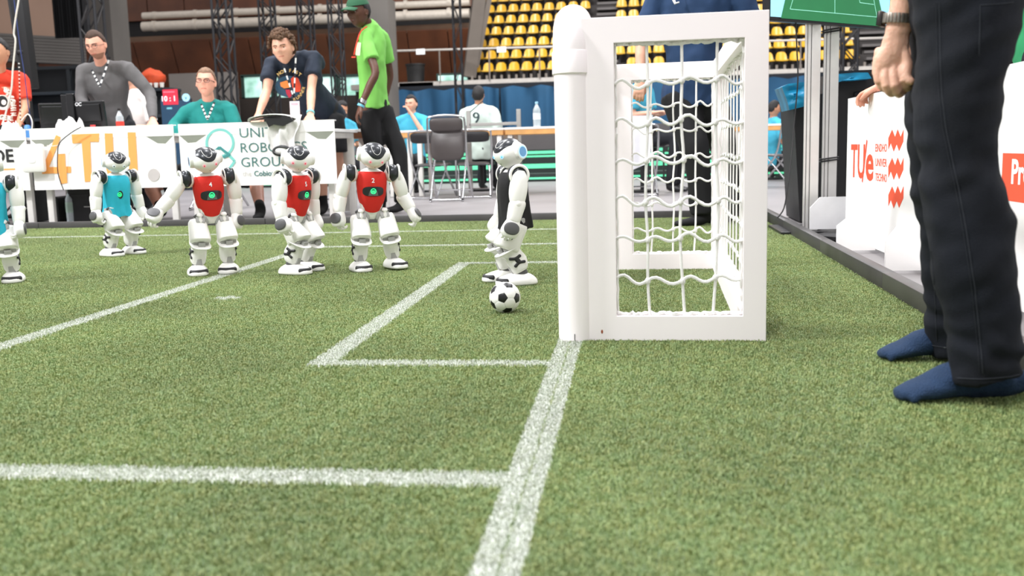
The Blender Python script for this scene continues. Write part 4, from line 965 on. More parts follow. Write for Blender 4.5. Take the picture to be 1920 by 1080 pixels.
def add_chairs():
    folding_chair(P(843, 300, 7.95).x, 7.95, 0, 'dark grey folding chair with chrome frame, seat tipped up, nearest the turf', up=True, m=pad)
    g = 'black folding chairs at the far tables'
    folding_chair(P(808, 300, 8.5).x, 8.5, rad(-14), 'black folding chair pushed to the far tables, left of the grey one')
    folding_chair(P(888, 300, 8.55).x, 8.55, rad(10), 'black folding chair pushed to the far tables, right of the grey one')
    folding_chair(P(262, 380, 8.3).x, 8.3, rad(20), 'black folding chair behind the tables, seen under the orange lettered board')
    folding_chair(P(410, 380, 7.2).x, 7.2, rad(-10), 'black folding chair behind the tables, seen between two red robots')
    folding_chair(P(600, 380, 6.7).x, 6.7, rad(30), 'black folding chair behind the teal board, left of the man in the green shirt')
    folding_chair(P(1452, 330, 9.6).x, 9.6, rad(65), 'chrome folding chair at the far right between goal and aluminium columns', m=pad)
    folding_chair(P(1196, 330, 7.9).x, 8.2, rad(8), 'dark folding chair seen through the goal behind the draped white cloth')
    a = P(1197, 226, 8.05); b = P(1197, 322, 8.05)
    mb = MB(); n = 10; vs = []; fs = []
    for i in range(9):
        for k in range(n+1): u = -1+2*k/n; q = i/8; vs.append((u*(.15-.03*q), .02*sin(u*4+q)*(q+.2), (a.z-b.z)*(1-q)-.0+.05*u*q))
    for i in range(8):
        for k in range(n): c = i*(n+1)+k; fs.append((c, c+n+1, c+n+2, c+1))
    k = len(vs); vs += [(x, y+.01, z) for x, y, z in vs]; fs += [tuple(q+k for q in f[::-1]) for f in fs[:]]
    mb.add(vs, fs); o = solo(mb, 'draped_cloth', mat('cloth_pale', (222, 222, 226), .85), 'pale cloth hanging over the folding chair seen through the goal', 'cloth'); o.location = (a.x, 8.0, b.z)
    table(P(724, 300, 8.9).x, P(776, 300, 8.9).x, 8.9, 9.6, .79, 'short white table end left of the grey folding chair', edge=edge_wood)
    table(P(778, 300, 8.9).x, P(945, 300, 8.9).x, 8.9, 9.6, .79, 'long white table with wooden edge behind the grey folding chair', edge=edge_wood)
    table(P(948, 300, 8.9).x, P(1110, 300, 8.9).x, 8.9, 9.6, .79, 'white table with wooden edge carrying the water bottle, left of the goal', edge=edge_wood)
    table(P(1380, 300, 11.0).x, P(1496, 300, 11.0).x, 11.0, 11.5, .78, 'far white table with wooden edge at the right where people in light blue sit', edge=edge_wood)
    table(P(634, 300, 6.2).x, P(700, 300, 6.2).x, 6.2, 6.9, .76, 'short wooden edged table between the teal board and the man in green', edge=mat('edge_brown', (120, 72, 40), .5))
    c = P(1007, 236, 9.1); bottle((c.x, 9.1, .79), .30, .045, 'clear water bottle standing on the far white table left of the goal', (206, 212, 216), (150, 196, 220))
    # low rail and posts behind the table
    a = P(972, 200, 9.9); t = thing('metal_rack', 'low grey metal rack between the curtain and the far table', 'rack', (a.x, 9.9, 0)); gm = mat('rack_grey', (160, 158, 154), .4, .5)
    MB().box((0, 0, .52), (.055, .04, 1.04), bev=.004).build('post', gm, t, False); MB().box((-.65, 0, .52), (.055, .04, 1.04), bev=.004).build('post', gm, t, False)
    MB().box((-.33, 0, .86), (.62, .04, .04), bev=.004).build('rail', gm, t, False); MB().box((-.33, 0, .74), (.62, .04, .03), bev=.004).build('rail', gm, t, False)
    # score display
    a = P(298, 165, 13); b = P(366, 300, 13); t = thing('score_display', 'dark blue score screen with a red 10 : 1 panel behind the man in teal', 'screen', ((a.x+b.x)/2, 13, 0)); ox = (a.x+b.x)/2
    w = b.x-a.x; MB().box((0, .03, .75), (w, .05, 1.52), bev=.01).build('housing', mat('screen_frame', (24, 34, 44), .5), t, False)
    MB().box((0, 0, .95), (w-.03, .01, 1.05)).build('screen', mat('score_blue', (30, 62, 88), .5, emit=.35), t, False)
    c = P(320, 182, 13); MB().box((c.x-ox, -.008, c.z), (.26, .008, .25)).build('red_panel', mat('score_red', (208, 44, 66), .5, emit=.45), t, False)
    wm = mat('score_white', (236, 226, 230), .5, emit=.5)
    p = P(304.5, 190, 13); MB().text('10 : 1', .12, fr((p.x-ox, -.014, p.z), (1, 0, 0), (0, 0, 1), (0, -1, 0)), .003, .001, .23).build('score_text', wm, t, False)
    p = P(305, 173, 13); MB().box((p.x-ox+.115, -.014, p.z), (.2, .002, .018)).build('caption_bar', mat('score_pink', (226, 120, 140), .5, emit=.3), t, False)
    c = P(349, 183, 13); MB().tube([(c.x-ox, -.004, c.z), (c.x-ox, -.012, c.z)], .066, 28).build('round_badge', mat('score_badge', (160, 214, 236), .5, emit=.5), t, False)
    MB().text('v', .09, fr((c.x-ox-.02, -.014, c.z-.03), (1, 0, 0), (0, 0, 1), (0, -1, 0)), .001, .001).build('badge_mark', mat('score_mark', (50, 100, 130), .5), t, False)
    c = P(318, 203, 13); MB().box((c.x-ox, -.008, c.z), (.09, .004, .03)).build('caption_bar', mat('score_pale', (120, 190, 200), .5, emit=.3), t, False)
    # stage lamps and a monitor in the dark behind the net
    for px, py, lab in ((1232, 247, 'small warm stage lamp seen through the net, upper of two'), (1228, 256, 'small warm stage lamp seen through the net, lower of two')):
        yy = 12.4 if py < 250 else 12.9; c = P(px, py, yy); t = thing('stage_lamp', lab, 'lamp', (c.x, yy, c.z)); MB().box((0, .06, 0), (.12, .12, .09), bev=.01).build('housing', black, t, False); MB().box((0, -.004, 0), (.09, .01, .055)).build('lens', mat('lamp_warm', (255, 226, 170), .4, emit=2.2), t, False)
        MB().box((.10 if py < 250 else -.10, .1, -c.z/2), (.03, .03, c.z)).build('stand_pole', black, t, False)
        MB().box((.05 if py < 250 else -.05, .1, 0), (.12, .02, .02)).build('arm', black, t, False)
        MB().box((.10 if py < 250 else -.10, .1, -c.z+.01), (.2, .2, .02)).build('foot', black, t, False)
add_chairs()

# ------------------------------------------------------------------ right side: screen on columns, cases, white boards
XB = 1.40
def Q(px, py):   # photo pixel on the board plane X = XB
    d = fw + rt*((px-960)/F) - up*((py-540)/F); return CAM + d*((XB-CAM.x)/d.x)
def add_right():
    for px, y, w, lab in ((1517, 3.26, .092, 'left one of two tall brushed aluminium columns under the screen'), (1551, 3.48, .092, 'right one of two tall brushed aluminium columns under the screen')):
        c = P(px, 436, y); t = thing('aluminium_column', lab, 'column', (c.x, y, .018)); H = 2.3
        MB().box((0, 0, H/2), (w*.82, .05, H), bev=.003).build('core', mat('alu_dark', (120, 118, 116), .4, .8), t, False)
        for dx, ww in ((-.038, .013), (-.0195, .018), (.0185, .050)): MB().box((dx*w/.092, -.026, H/2), (ww, .012, H), bev=.003).build('rib', alu, t, False)
        for z in ((.40, 1.165) if px > 1530 else ()):
            mb = MB()
            for q in (0, .014): mb.tube([(-w/2-.004, -.036, z+q), (0, -.038, z+.006+q), (w/2+.004, -.036, z+.012+q), (w/2+.004, .03, z+q), (-w/2-.004, .03, z+q), (-w/2-.004, -.036, z+q)], .005, 6)
            mb.build('cable_tie', black, t)
    # base plates
    solo(MB().box((1.36, 3.42, .009), (.56, .55, .018), bev=.003), 'floor_plate', mat('plate_dark', (52, 52, 54), .35, .5), 'dark steel floor plate under the aluminium columns', 'plate', smooth=False)
    solo(MB().tube([(1.45, 2.92, 0), (1.45, 2.92, .02), (1.45, 2.92, .026)], [.20, .20, .17], 36), 'round_base', mat('base_black', (20, 20, 22), .4), 'flat black disc base beside the white support panel', 'base')
    # screen
    a = P(1443, 38, 2.92); b = P(1670, 52, 3.62); dx = Vector((b.x-a.x, b.y-a.y, 0)); Lw = dx.length; u = dx.normalized(); n = Vector((u.y, -u.x, 0)); Hh = Lw*.57
    t = thing('tv_screen', 'large screen showing a green field diagram, on the aluminium columns', 'screen', (a.x, a.y, a.z), math.atan2(u.y, u.x))
    # local: x along width, -y to viewer, z up; bottom line drops slightly
    MB().box((Lw/2, .03, Hh/2), (Lw, .05, Hh), bev=.004).build('bezel', mat('bezel_black', (14, 14, 16), .35), t, False)
    MB().box((Lw/2, .003, Hh/2+.004), (Lw-.024, .004, Hh-.035)).build('screen_panel', mat('scr_blue', (150, 208, 228), .5, emit=.75), t, False)
    MB().box((Lw/2+.0, .09, .25), (.30, .08, .30), bev=.004).build('mount_bracket', dark_metal, t, False)
    R_ = Matrix.Rotation(-math.atan2(u.y, u.x), 3, 'Z')
    def sc(px, py, e):
        d = fw + rt*((px-960)/F) - up*((py-540)/F); k = (a-CAM).dot(n)/d.dot(n); p = R_ @ (CAM + d*k - a); return Vector((p.x, -e, p.z))
    gp = [(1472, -1), (1464, 34), (1659, 50), (1648, -1)]
    lo = [sc(*q, .0008) for q in gp]; d1 = (lo[0]-lo[1]); d2 = (lo[3]-lo[2]); lo[0] = lo[1]+d1*9; lo[3] = lo[2]+d2*9
    hz = Hh-.02; lo[0] = lo[1]+(lo[0]-lo[1])*((hz-lo[1].z)/(lo[0].z-lo[1].z)); lo[3] = lo[2]+(lo[3]-lo[2])*((hz-lo[2].z)/(lo[3].z-lo[2].z))
    MB().add(lo, [(0, 1, 2, 3)]).build('field_graphic', mat('scr_green', (40, 126, 76), .5, emit=.3), t, False)
    lm = mat('scr_line', (150, 220, 200), .5, emit=.8)
    def ln(p, q, ext=0.):
        A_, B_ = sc(*p, .0016), sc(*q, .0016); B_ = B_+(B_-A_)*ext; MB().bar(A_, B_, .0028, .0008, upv=(0, 1, 0)).build('field_line', lm, t, False)
    ln((1481, 17), (1644, 32)); ln((1481, 17), (1486, 0), 4); ln((1644, 32), (1638, 0), 3); ln((1565, 25), (1565, 0), 3); ln((1612, 5), (1638, 8.5)); ln((1612, 5), (1611, 0), 2)
    # black flight case with blue tarp
    c0 = P(1487, 200, 4.1); cb_ = P(1500, 400, 4.1); t = thing('flight_case', 'tall black flight case under a blue tarp behind the columns', 'case', (1.62, 4.1, 0)); cm = mat('flight_black', (15, 15, 17), .5, bump=.1, bscale=15)
    MB().prism([(cb_.x-1.62, 0), (c0.x-1.62, .82), (c0.x-1.62+.22, .86), (c0.x-1.62+.28, 1.0), (.46, 1.0), (.46, 0)], (0, 0, 0), (1, 0, 0), (0, 0, 1), (0, .6, 0)).build('case_body', cm, t, False)
    MB().box((.16, -.01, .80), (.20, .02, .12), bev=.01).build('latch_plate', mat('latch', (40, 40, 44), .4, .4), t, False)
    MB().tube([(.10, -.02, .79), (.12, -.045, .77), (.22, -.045, .77), (.24, -.02, .79)], .006, 8).build('handle', mat('latch2', (66, 66, 70), .3, .6), t)
    for x in (-.2, .1, .4): MB().box((x, -.006, .42), (.02, .012, .8)).build('corner_strip', mat('strip_dark', (30, 30, 32), .4, .3), t, False)
    tm = mat('tarp_blue', (22, 140, 184), .35, var=.1, bump=.5, bscale=9)
    def tarp(ps, Y, lab, th=.35):
        pts = [P(px, py, Y) for px, py in ps]; mb = MB(); c = sum(pts, Vector())/len(pts); m = []
        for i in range(len(pts)): m += [pts[i].lerp(pts[(i+1) % len(pts)], s/4) for s in range(4)]
        L = len(m); vs = [c+Vector((0, -.05, 0))]; fs = []
        for r_ in range(1, 7):
            for p in m: v = c.lerp(p, r_/6); vs.append(v+Vector((0, -.05+noise.noise(Vector((v.x*7, v.z*22, 1)))*.05*(1.2-r_/6), 0)))
        for i in range(L): fs.append((0, 1+i, 1+(i+1) % L))
        for r_ in range(5):
            for i in range(L): j = (i+1) % L; a_ = 1+r_*L; fs.append((a_+i, a_+L+i, a_+L+j, a_+j))
        n_ = len(vs); vs += [v+Vector((0, th, .0)) for v in vs[n_-L:]]
        for i in range(L): j = (i+1) % L; fs.append((n_-L+i, n_+i, n_+j, n_-L+j))
        mb.add(vs, fs); solo(mb, 'blue_tarp', tm, lab, 'tarp')
    tarp([(1464, 164), (1476, 158), (1510, 154), (1512, 186), (1506, 200), (1478, 207), (1474, 190)], 4.05, 'blue tarp bunched over the left shoulder of the black case')
    tarp([(1563, 140), (1600, 137), (1624, 137), (1631, 148), (1600, 151), (1576, 152), (1562, 158)], 4.02, 'blue tarp lying over the top of the black case, right of the columns')
    # black cable
    mb = MB(); mb.tube([P(1492, 40, 3.1), P(1494, 90, 3.1), P(1496, 150, 3.1), P(1490, 220, 3.1), P(1484, 290, 3.05), P(1477, 350, 3.0), P(1470, 390, 2.98), P(1458, 408, 2.95)], .004, 8, steps=4); solo(mb, 'cable', mat('cable_black', (20, 20, 22)), 'black cable running down from the screen to the floor', 'cable')
    # white boards along the right side
    zt = .77
    for y0, y1, lab, k in ((.98, 2.95, 'white standing board with red TU/e lettering and zigzag marks', 0), (-.9, .95, 'white standing board with a red sign reading Pro, nearest at the right', 1)):
        t = thing('standing_board', lab, 'board', (XB, (y0+y1)/2, 0)); oy = (y0+y1)/2; th = .03
        rad_ = .035
        if k == 0:
            mb = MB(); pr = [(0, y0-oy)] + [(0, y1-oy-rad_)] + [(rad_-rad_*cos(rad(q)), y1-oy-rad_+rad_*sin(rad(q))) for q in range(15, 91, 15)] + [(rad_+.1, y1-oy), (rad_+.1, y1-oy-.012), (rad_, y1-oy-.012), (.012, y1-oy-rad_), (.012, y0-oy)]
            mb.prism(pr, (0, 0, .012), (1, 0, 0), (0, 1, 0), (0, 0, zt-.012)); mb.build('face_panel', board_white, t)
        else: MB().box((.006, 0, zt/2+.006), (.012, y1-y0, zt-.012), bev=.001).build('face_panel', board_white, t, False)
        MB().box((.05, 0, zt-.004), (.09, y1-y0-.06, .008)).build('top_lip', board_white, t, False)
        feet = ((1.427, 1.255, 452, 424, 1662, 1684), (2.217, 1.216, 424, 396, 1570, 1605)) if k == 0 else ((.55, 1.22, 0, 0, 0, 0), (-.4, 1.22, 0, 0, 0, 0))
        for yf, xf, p1, p2, l1, l2 in feet:
            if p1: za = P(l1, p1, yf).z; q2 = P(l2, p2, yf); zb_ = q2.z; xc = q2.x
            else: za, zb_, xc = .13, .20, 1.30
            MB().prism([(xf-XB, 0.005), (xf-XB, za), (min(xc, XB-.03)-XB, zb_), (0, zb_), (0, 0.005)], (0, yf-oy-.0, 0), (1, 0, 0), (0, 0, 1), (0, .02, 0)).build('support_foot', board_white, t, False)
        def txt(st, pl, pr_, pb, hgt, off, m, nm):
            A = Q(pl, pb); B = Q(pr_, pb); wid = (Vector((A.x, A.y, 0))-Vector((B.x, B.y, 0))).length
            M = fr((-.0006, A.y-oy, A.z), (0, -1, 0), (0, 0, 1), (-1, 0, 0)); MB().text(st, hgt, M, off, .0006, wid).build(nm, m, t, False)
        if k == 0:
            def H(px, p0, p1): return (Q(px, p0).z-Q(px, p1).z)/.72
            txt('TU', 1595, 1621, 330, H(1600, 267, 329), .004, red_print, 'printed_letters')
            A = Q(1617, 341); B = Q(1626, 263); MB().bar((-.001, A.y-oy, A.z), (-.001, B.y-oy, B.z), .0016, .02, upv=(0, 1, 0)).build('printed_slash', red_print, t, False)
            txt('e', 1623, 1637.5, 335, H(1630, 287, 336)*.72/.5, .006, red_print, 'printed_letters')
            for st, y in (('EINDHO', 284), ('UNIVER', 311), ('TECHNO', 338.5)): txt(st, 1641.5, 1663, y, H(1650, y-15, y), .0002, red_print, 'printed_word')
            for cy in (0, 53, 106.5):
                ps = [(1666, 259+cy), (1673, 243+cy), (1678.5, 257+cy), (1683.5, 242.5+cy), (1689, 257+cy), (1694.5, 243+cy), (1694, 265+cy), (1686, 283+cy), (1681.5, 270+cy), (1676, 284+cy), (1670.5, 268+cy), (1666, 280+cy)]
                pts = [Q(*q) for q in ps]; MB().prism([(q.y-oy, q.z) for q in pts], (0, 0, 0), (0, 1, 0), (0, 0, 1), (-.0012, 0, 0)).build('zigzag_mark', red_print, t, False)
        else:
            A = Q(1881, 287); B = Q(1883, 375); zA, zB = A.z, B.z
            MB().box((-.0006, (A.y-.62)-oy+.31-.0, (zA+zB)/2), (.0012, .62, zA-zB)).build('red_sign', red_print, t, False)
            p = Q(1897, 343); M = fr((-.0016, p.y-oy, p.z), (0, -1, 0), (0, 0, 1), (-1, 0, 0)); MB().text('Pro', .105, M, .003, .0006, .155).build('printed_word', mat('print_white', (240, 240, 240), .7), t, False)
    # small white support panel by the columns
    a = P(1519, 430, 3.02); q1 = P(1519, 390, 3.02); q2 = P(1538, 370, 3.02)
    o = solo(MB().prism([(a.x, a.z), (q1.x, q1.z), (q2.x, q2.z), (q2.x+.27, q2.z), (q2.x+.27, a.z)], (0, 3.02, 0), (1, 0, 0), (0, 0, 1), (0, .02, 0)), 'support_panel', mat('panel_pale', (214, 214, 216), .5), 'pale grey support panel with cut corner in front of the columns', 'panel', smooth=False); o.location.z = max(o.location.z, .03)
    solo(MB().box((2.6, -.2, .001), (1.0, .02, .002)), 'floor_tape', mat('tape_beige', (206, 196, 170), .7), 'thin beige tape line on the hall floor at the right', 'tape', smooth=False)
add_right()

# ------------------------------------------------------------------ people
SK = {'fair': (222, 168, 142), 'pink': (224, 160, 136), 'tan': (196, 142, 110), 'brown': (88, 54, 38)}
def sss(m, w):
    b = m.node_tree.nodes['Principled BSDF']; b.inputs['Subsurface Weight'].default_value = w; b.inputs['Subsurface Radius'].default_value = (1, .35, .2); b.inputs['Subsurface Scale'].default_value = .012; return m
def skin(k): return mat('skin_'+k, SK[k], .5, var=.08, scale=14, bump=.05, bscale=120)
def lips(k): return mat('lips_'+k, tuple(int(a*b) for a, b in zip(SK[k], (.86, .62, .62))), .5)
def head_parts(t, C_, fwd, upv, tone, sc=1., hair=None, curly=0., hair_len=.0, beard=None, glasses=None, cap=None, brow=None, frown=0.):
    """a sculpted head: C_ centre, fwd face direction; returns (verts, faces) of the skin"""
    y = Vector(fwd).normalized(); x = y.cross(Vector(upv)).normalized(); z = x.cross(y); M = fr(C_, x, y, z) @ Matrix.Scale(sc, 4)
    def surf(u, grow=0.):
        X, Y, Z = u.x*(.074+grow), u.y*(.092+grow), u.z*(.116+grow)
        if u.z < 0: k = -u.z; X *= 1-.26*k**1.7; Y *= (1-.10*k) if u.y > 0 else (1-.50*k**1.2)
        if u.y > 0: Y -= .010*u.y*max(0, u.z)**.5 if u.z > 0 else 0
        if grow == 0 and u.y > 0:
            def b(cx, cz, sx, sz, a): return a*math.exp(-((abs(X)-cx)/sx)**2-((Z-cz)/sz)**2)
            Y += b(0, .014, .0075, .026, .012)+b(0, -.014, .0105, .014, .024)+b(.010, -.022, .007, .008, .007)+b(.028, .026, .022, .009, .006)
            Y += b(.031, .006, .015, .011, -.013)+b(.042, -.020, .018, .018, .006)+b(0, -.047, .020, .006, .006)+b(0, -.060, .015, .006, .007)+b(0, -.0535, .022, .0022, -.004)+b(0, -.090, .018, .014, .008)+b(.022, -.040, .005, .014, -.003-frown)
        return Vector((X, Y, Z))
    mb = MB(); n1, n2 = 44, 56; vs = []; fs = []
    for i in range(n1+1):
        th = -pi/2+pi*i/n1
        for k in range(n2):
            a = 2*pi*k/n2 + .0
            a2 = a - .38*sin(2*a)*0
            vs.append(M @ surf(Vector((cos(th)*cos(a2), cos(th)*sin(a2), sin(th)))))
    for i in range(n1):
        for k in range(n2): k2 = (k+1) % n2; fs.append((i*n2+k, i*n2+k2, (i+1)*n2+k2, (i+1)*n2+k))
    mb.add(vs, fs)
    for sx in (-1, 1):
        e = MB(M); e.ball((sx*.0735, -.008, -.004), (.009, .020, .031), 14, 10, M=Matrix.Rotation(sx*.25, 3, 'Z')); e.ball((sx*.077, -.004, -.022), (.007, .009, .011), 10, 8); mb.add([Matrix() @ v for v in e.v], e.f)
    ey = mat('eye_white', (226, 222, 216), .3); ir = mat('iris_dark', (46, 34, 28), .25); bm = brow or hair or mat('hair_dark', (30, 22, 18), .7)
    lp = MB(M)
    for sx in (-1, 1):
        eyes = MB(M); irs = MB(M); br = MB(M)
        f = surf(Vector((sx*.42, .905, .05)).normalized()); c = Vector((sx*.031, f.y-.0052, .005))
        eyes.ball(c, (.0130, .009, .0060), 14, 8); irs.ball(c+Vector((0, .0060, -.0002)), (.0056, .0042, .0054), 10, 6); lid = MB(M); lid.tube([c+Vector((-.0135, -.001, -.001)), c+Vector((-.006, .0065, .0052)), c+Vector((.006, .0065, .0052)), c+Vector((.0135, -.001, -.001))], .0017, 8, steps=3); lid.build('eyelid', lips(tone), t)
        pts = []
        for q in range(6): X = sx*(.014+.034*q/5); u = Vector((X/.074, sqrt(max(.0, 1-(X/.074)**2-.05)), .235)).normalized(); p = surf(u); pts.append((X, p.y+.003, .0235+.004*sin(pi*q/5)-(.004*(1-q/5) if frown else 0)))
        br.tube(pts, [(.0028, .0040)]*3+[(.0025, .0036)]*2+[(.001, .002)], 8, dome=True)
        eo = eyes.build('eye', ey, t); irs.build('iris', ir, eo); br.build('eyebrow', bm, t)
    pm = []
    for q in range(9): X = -.021+.042*q/8; u = Vector((X/.074, sqrt(1-(X/.074)**2-.22), -.465)).normalized(); p = surf(u); pm.append((X, p.y+.0005-.004*(abs(X)/.021)**2, -.0535-frown*1.6*(abs(X)/.021)**2+.0))
    lp.tube(pm, [(.002, .003)]+[(.0035, .0062)]*7+[(.002, .003)], 8, dome=True); lp.build('lips', lips(tone), t)
    if hair:
        n1, n2 = 40, 64; hv = []; hf = []; keep = {}
        for i in range(n1+1):
            th = -pi/2+pi*i/n1
            for k in range(n2):
                a = 2*pi*k/n2; u = Vector((cos(th)*cos(a), cos(th)*sin(a), sin(th))); p = surf(u, .001)
                fr_ = u.y; lim = .066+.010*abs(u.x) if fr_ > .35 else (.066-(.35-fr_)*.17 if fr_ > -.1 else -.0096-.05*min(1, (-.1-fr_)*2.2)-hair_len)
                if cap and fr_ > .2: lim = .05
                d = p.z-lim; th_ = (.010+curly*.016)*min(1, max(0, d/.016)); 
                nz = noise.noise(p*(38 if curly else 70))*(.013 if curly else .0028)*min(1, max(0, d/.02)) + (noise.noise(p*90)*.006*curly if curly else 0)
                q = surf(u, 0) + (p-Vector((0, 0, 0))).normalized()*(th_+nz - (.004 if d < 0 else 0))
                hv.append(M @ q); keep[(i, k)] = d > -.006
        for i in range(n1):
            for k in range(n2):
                k2 = (k+1) % n2
                if all(keep[g] for g in ((i, k), (i, k2), (i+1, k), (i+1, k2))): hf.append((i*n2+k, i*n2+k2, (i+1)*n2+k2, (i+1)*n2+k))
        used = sorted({i for f in hf for i in f}); mp = {o: i for i, o in enumerate(used)}
        hb = MB().add([hv[i] for i in used], [tuple(mp[i] for i in f) for f in hf])
        if curly:
            rr = random.Random(4)
            for _ in range(150):
                a = rr.uniform(0, 2*pi); th = rr.uniform(.15, 1.45); u = Vector((cos(th)*cos(a), cos(th)*sin(a), sin(th)))
                if u.y > .45 and u.z < .55: continue
                p = surf(u, .018+rr.uniform(0, .008)); hb.ball(M @ p, tuple(rr.uniform(.009, .017)*sc for _ in range(3)), 7, 5)
        hb.build('hair', hair, t)
    if beard:
        mbb = MB(M); 
        vs = []; fs = []; n = 24; rows = 6
        for i in range(rows+1):
            for k in range(n+1):
                a = rad(8+164*k/n); el = rad(-30-38*i/rows); u = Vector((cos(el)*cos(a), cos(el)*sin(a), sin(el))); p = surf(u); vs.append(p+p.normalized()*.0016)
        for i in range(rows):
            for k in range(n): a = i*(n+1)+k; fs.append((a, a+n+1, a+n+2, a+1))
        mbb.add(vs, fs); mbb.build('beard', beard, t)
    if glasses:
        g = MB(M); r_ = .0022 if 'dark' in glasses.name else .0015
        for sx in (-1, 1):
            pts = [(sx*(.032+.021*math.copysign(abs(cos(rad(q)))**.6, cos(rad(q)))), .098-.22*abs(.032+.021*cos(rad(q)))**1.1*.6, .004+.014*math.copysign(abs(sin(rad(q)))**.7, sin(rad(q)))) for q in range(0, 361, 20)]
            g.tube(pts, r_, 6); g.tube([(sx*.053, .090, .008), (sx*.072, .04, .006), (sx*.077, -.01, .004)], r_, 6)
        g.tube([(-.011, .0955, .006), (0, .099, .008), (.011, .0955, .006)], r_, 6); g.build('glasses', glasses, t)
    if cap:
        c = MB(M); vs = []; fs = []; n1, n2 = 10, 36
        for i in range(n1+1):
            el = rad(22+68*i/n1)
            for k in range(n2): a = 2*pi*k/n2; vs.append(surf(Vector((cos(el)*cos(a), cos(el)*sin(a), sin(el))), .012))
        for i in range(n1):
            for k in range(n2): k2 = (k+1) % n2; fs.append((i*n2+k, i*n2+k2, (i+1)*n2+k2, (i+1)*n2+k))
        c.add(vs, fs); o = c.build('cap', cap, t)
        v2 = MB(M); vs = []; fs = []
        for i in range(6):
            q = i/5
            for k in range(13): s_ = -1+k/6; vs.append((s_*.072*(1-.12*q), .068+.030*(1-s_*s_)*1.0+.065*q*(1-.55*s_*s_), .046-.014*q-.016*s_*s_))
        for i in range(5):
            for k in range(12): a = i*13+k; fs.append((a, a+1, a+14, a+13))
        n = len(vs); vs += [(a, b, c_-.003) for a, b, c_ in vs]; fs += [tuple(q+n for q in f[::-1]) for f in fs[:]]
        v2.add(vs, fs); v2.build('cap_brim', cap, o)
    return mb
def hand_mesh(side, curl=.5, sc=1., spread=.12, thumb=.5, vox=.0042):
    """right hand (side=1) / left (-1): wrist at origin, fingers along -z, palm faces -y... thumb on +x*side"""
    mb = MB(); s = side
    mb.tube([(0, 0, .03), (0, 0, -.005), (s*.0, 0, -.05), (s*.0, 0, -.088)], [(.026, .019), (.028, .018), (.040, .0155), (.040, .013)], 16, side=(1, 0, 0), steps=3, dome=True)
    for k, (x, L) in enumerate(((.030, .066), (.010, .074), (-.010, .069), (-.030, .055))):
        a = Vector((s*x, 0, -.084)); d = Vector((s*x*spread*5, 0, -1)).normalized(); pts = [Vector((s*x, 0, -.06)), a]; ang = 0; c = curl*(1+.06*k)
        for seg, f in ((.45, .55), (.30, .9), (.25, .6)):
            ang += c*f*1.5; pts.append(pts[-1] + (d*cos(ang) + Vector((0, -1, 0))*sin(ang))*L*seg)
        mb.tube(pts, [.0095, .0100, .0093, .0085, .0070], 10, dome=True)
    b = Vector((s*.024, -.004, -.018)); d = Vector((s*(1-.5*thumb), -.2-.5*thumb, -1)).normalized()
    mb.tube([b, b+d*.035, b+d*.035+Vector((s*.004*(1-2*thumb), -.012*thumb-.003, -.027)), b+d*.035+Vector((s*(.002-.020*thumb), -.020*thumb-.004, -.048))], [.015, .0125, .0105, .0080], 10, dome=True)
    mb.v = [v*sc for v in mb.v]
    me = mb.remesh(vox, 3); out = ([v.co.copy() for v in me.vertices], [tuple(p.vertices) for p in me.polygons]); bpy.data.meshes.remove(me); return out
HANDS = {}
def place_hand(mb, side, wrist, along, palm, curl, sc=1., vox=.0042, thumb=.5):
    key = (side, round(curl, 2), vox, thumb)
    if key not in HANDS: HANDS[key] = hand_mesh(side, curl, 1., thumb=thumb, vox=vox)
    vs, fs = HANDS[key]; z = -Vector(along).normalized(); y = -(Vector(palm)-z*Vector(palm).dot(z)).normalized(); x = y.cross(z)
    M = fr(wrist, x, y, z) @ Matrix.Scale(sc, 4); mb.add([M @ v for v in vs], fs)
def fold(freq, amp, seed=0., vert=1.):
    def f(co, n):
        p = Vector((co.x*freq+seed, co.y*freq, co.z*freq*vert)); return co + n*(noise.noise(p)*amp + noise.noise(p*2.3)*amp*.4)
    return f
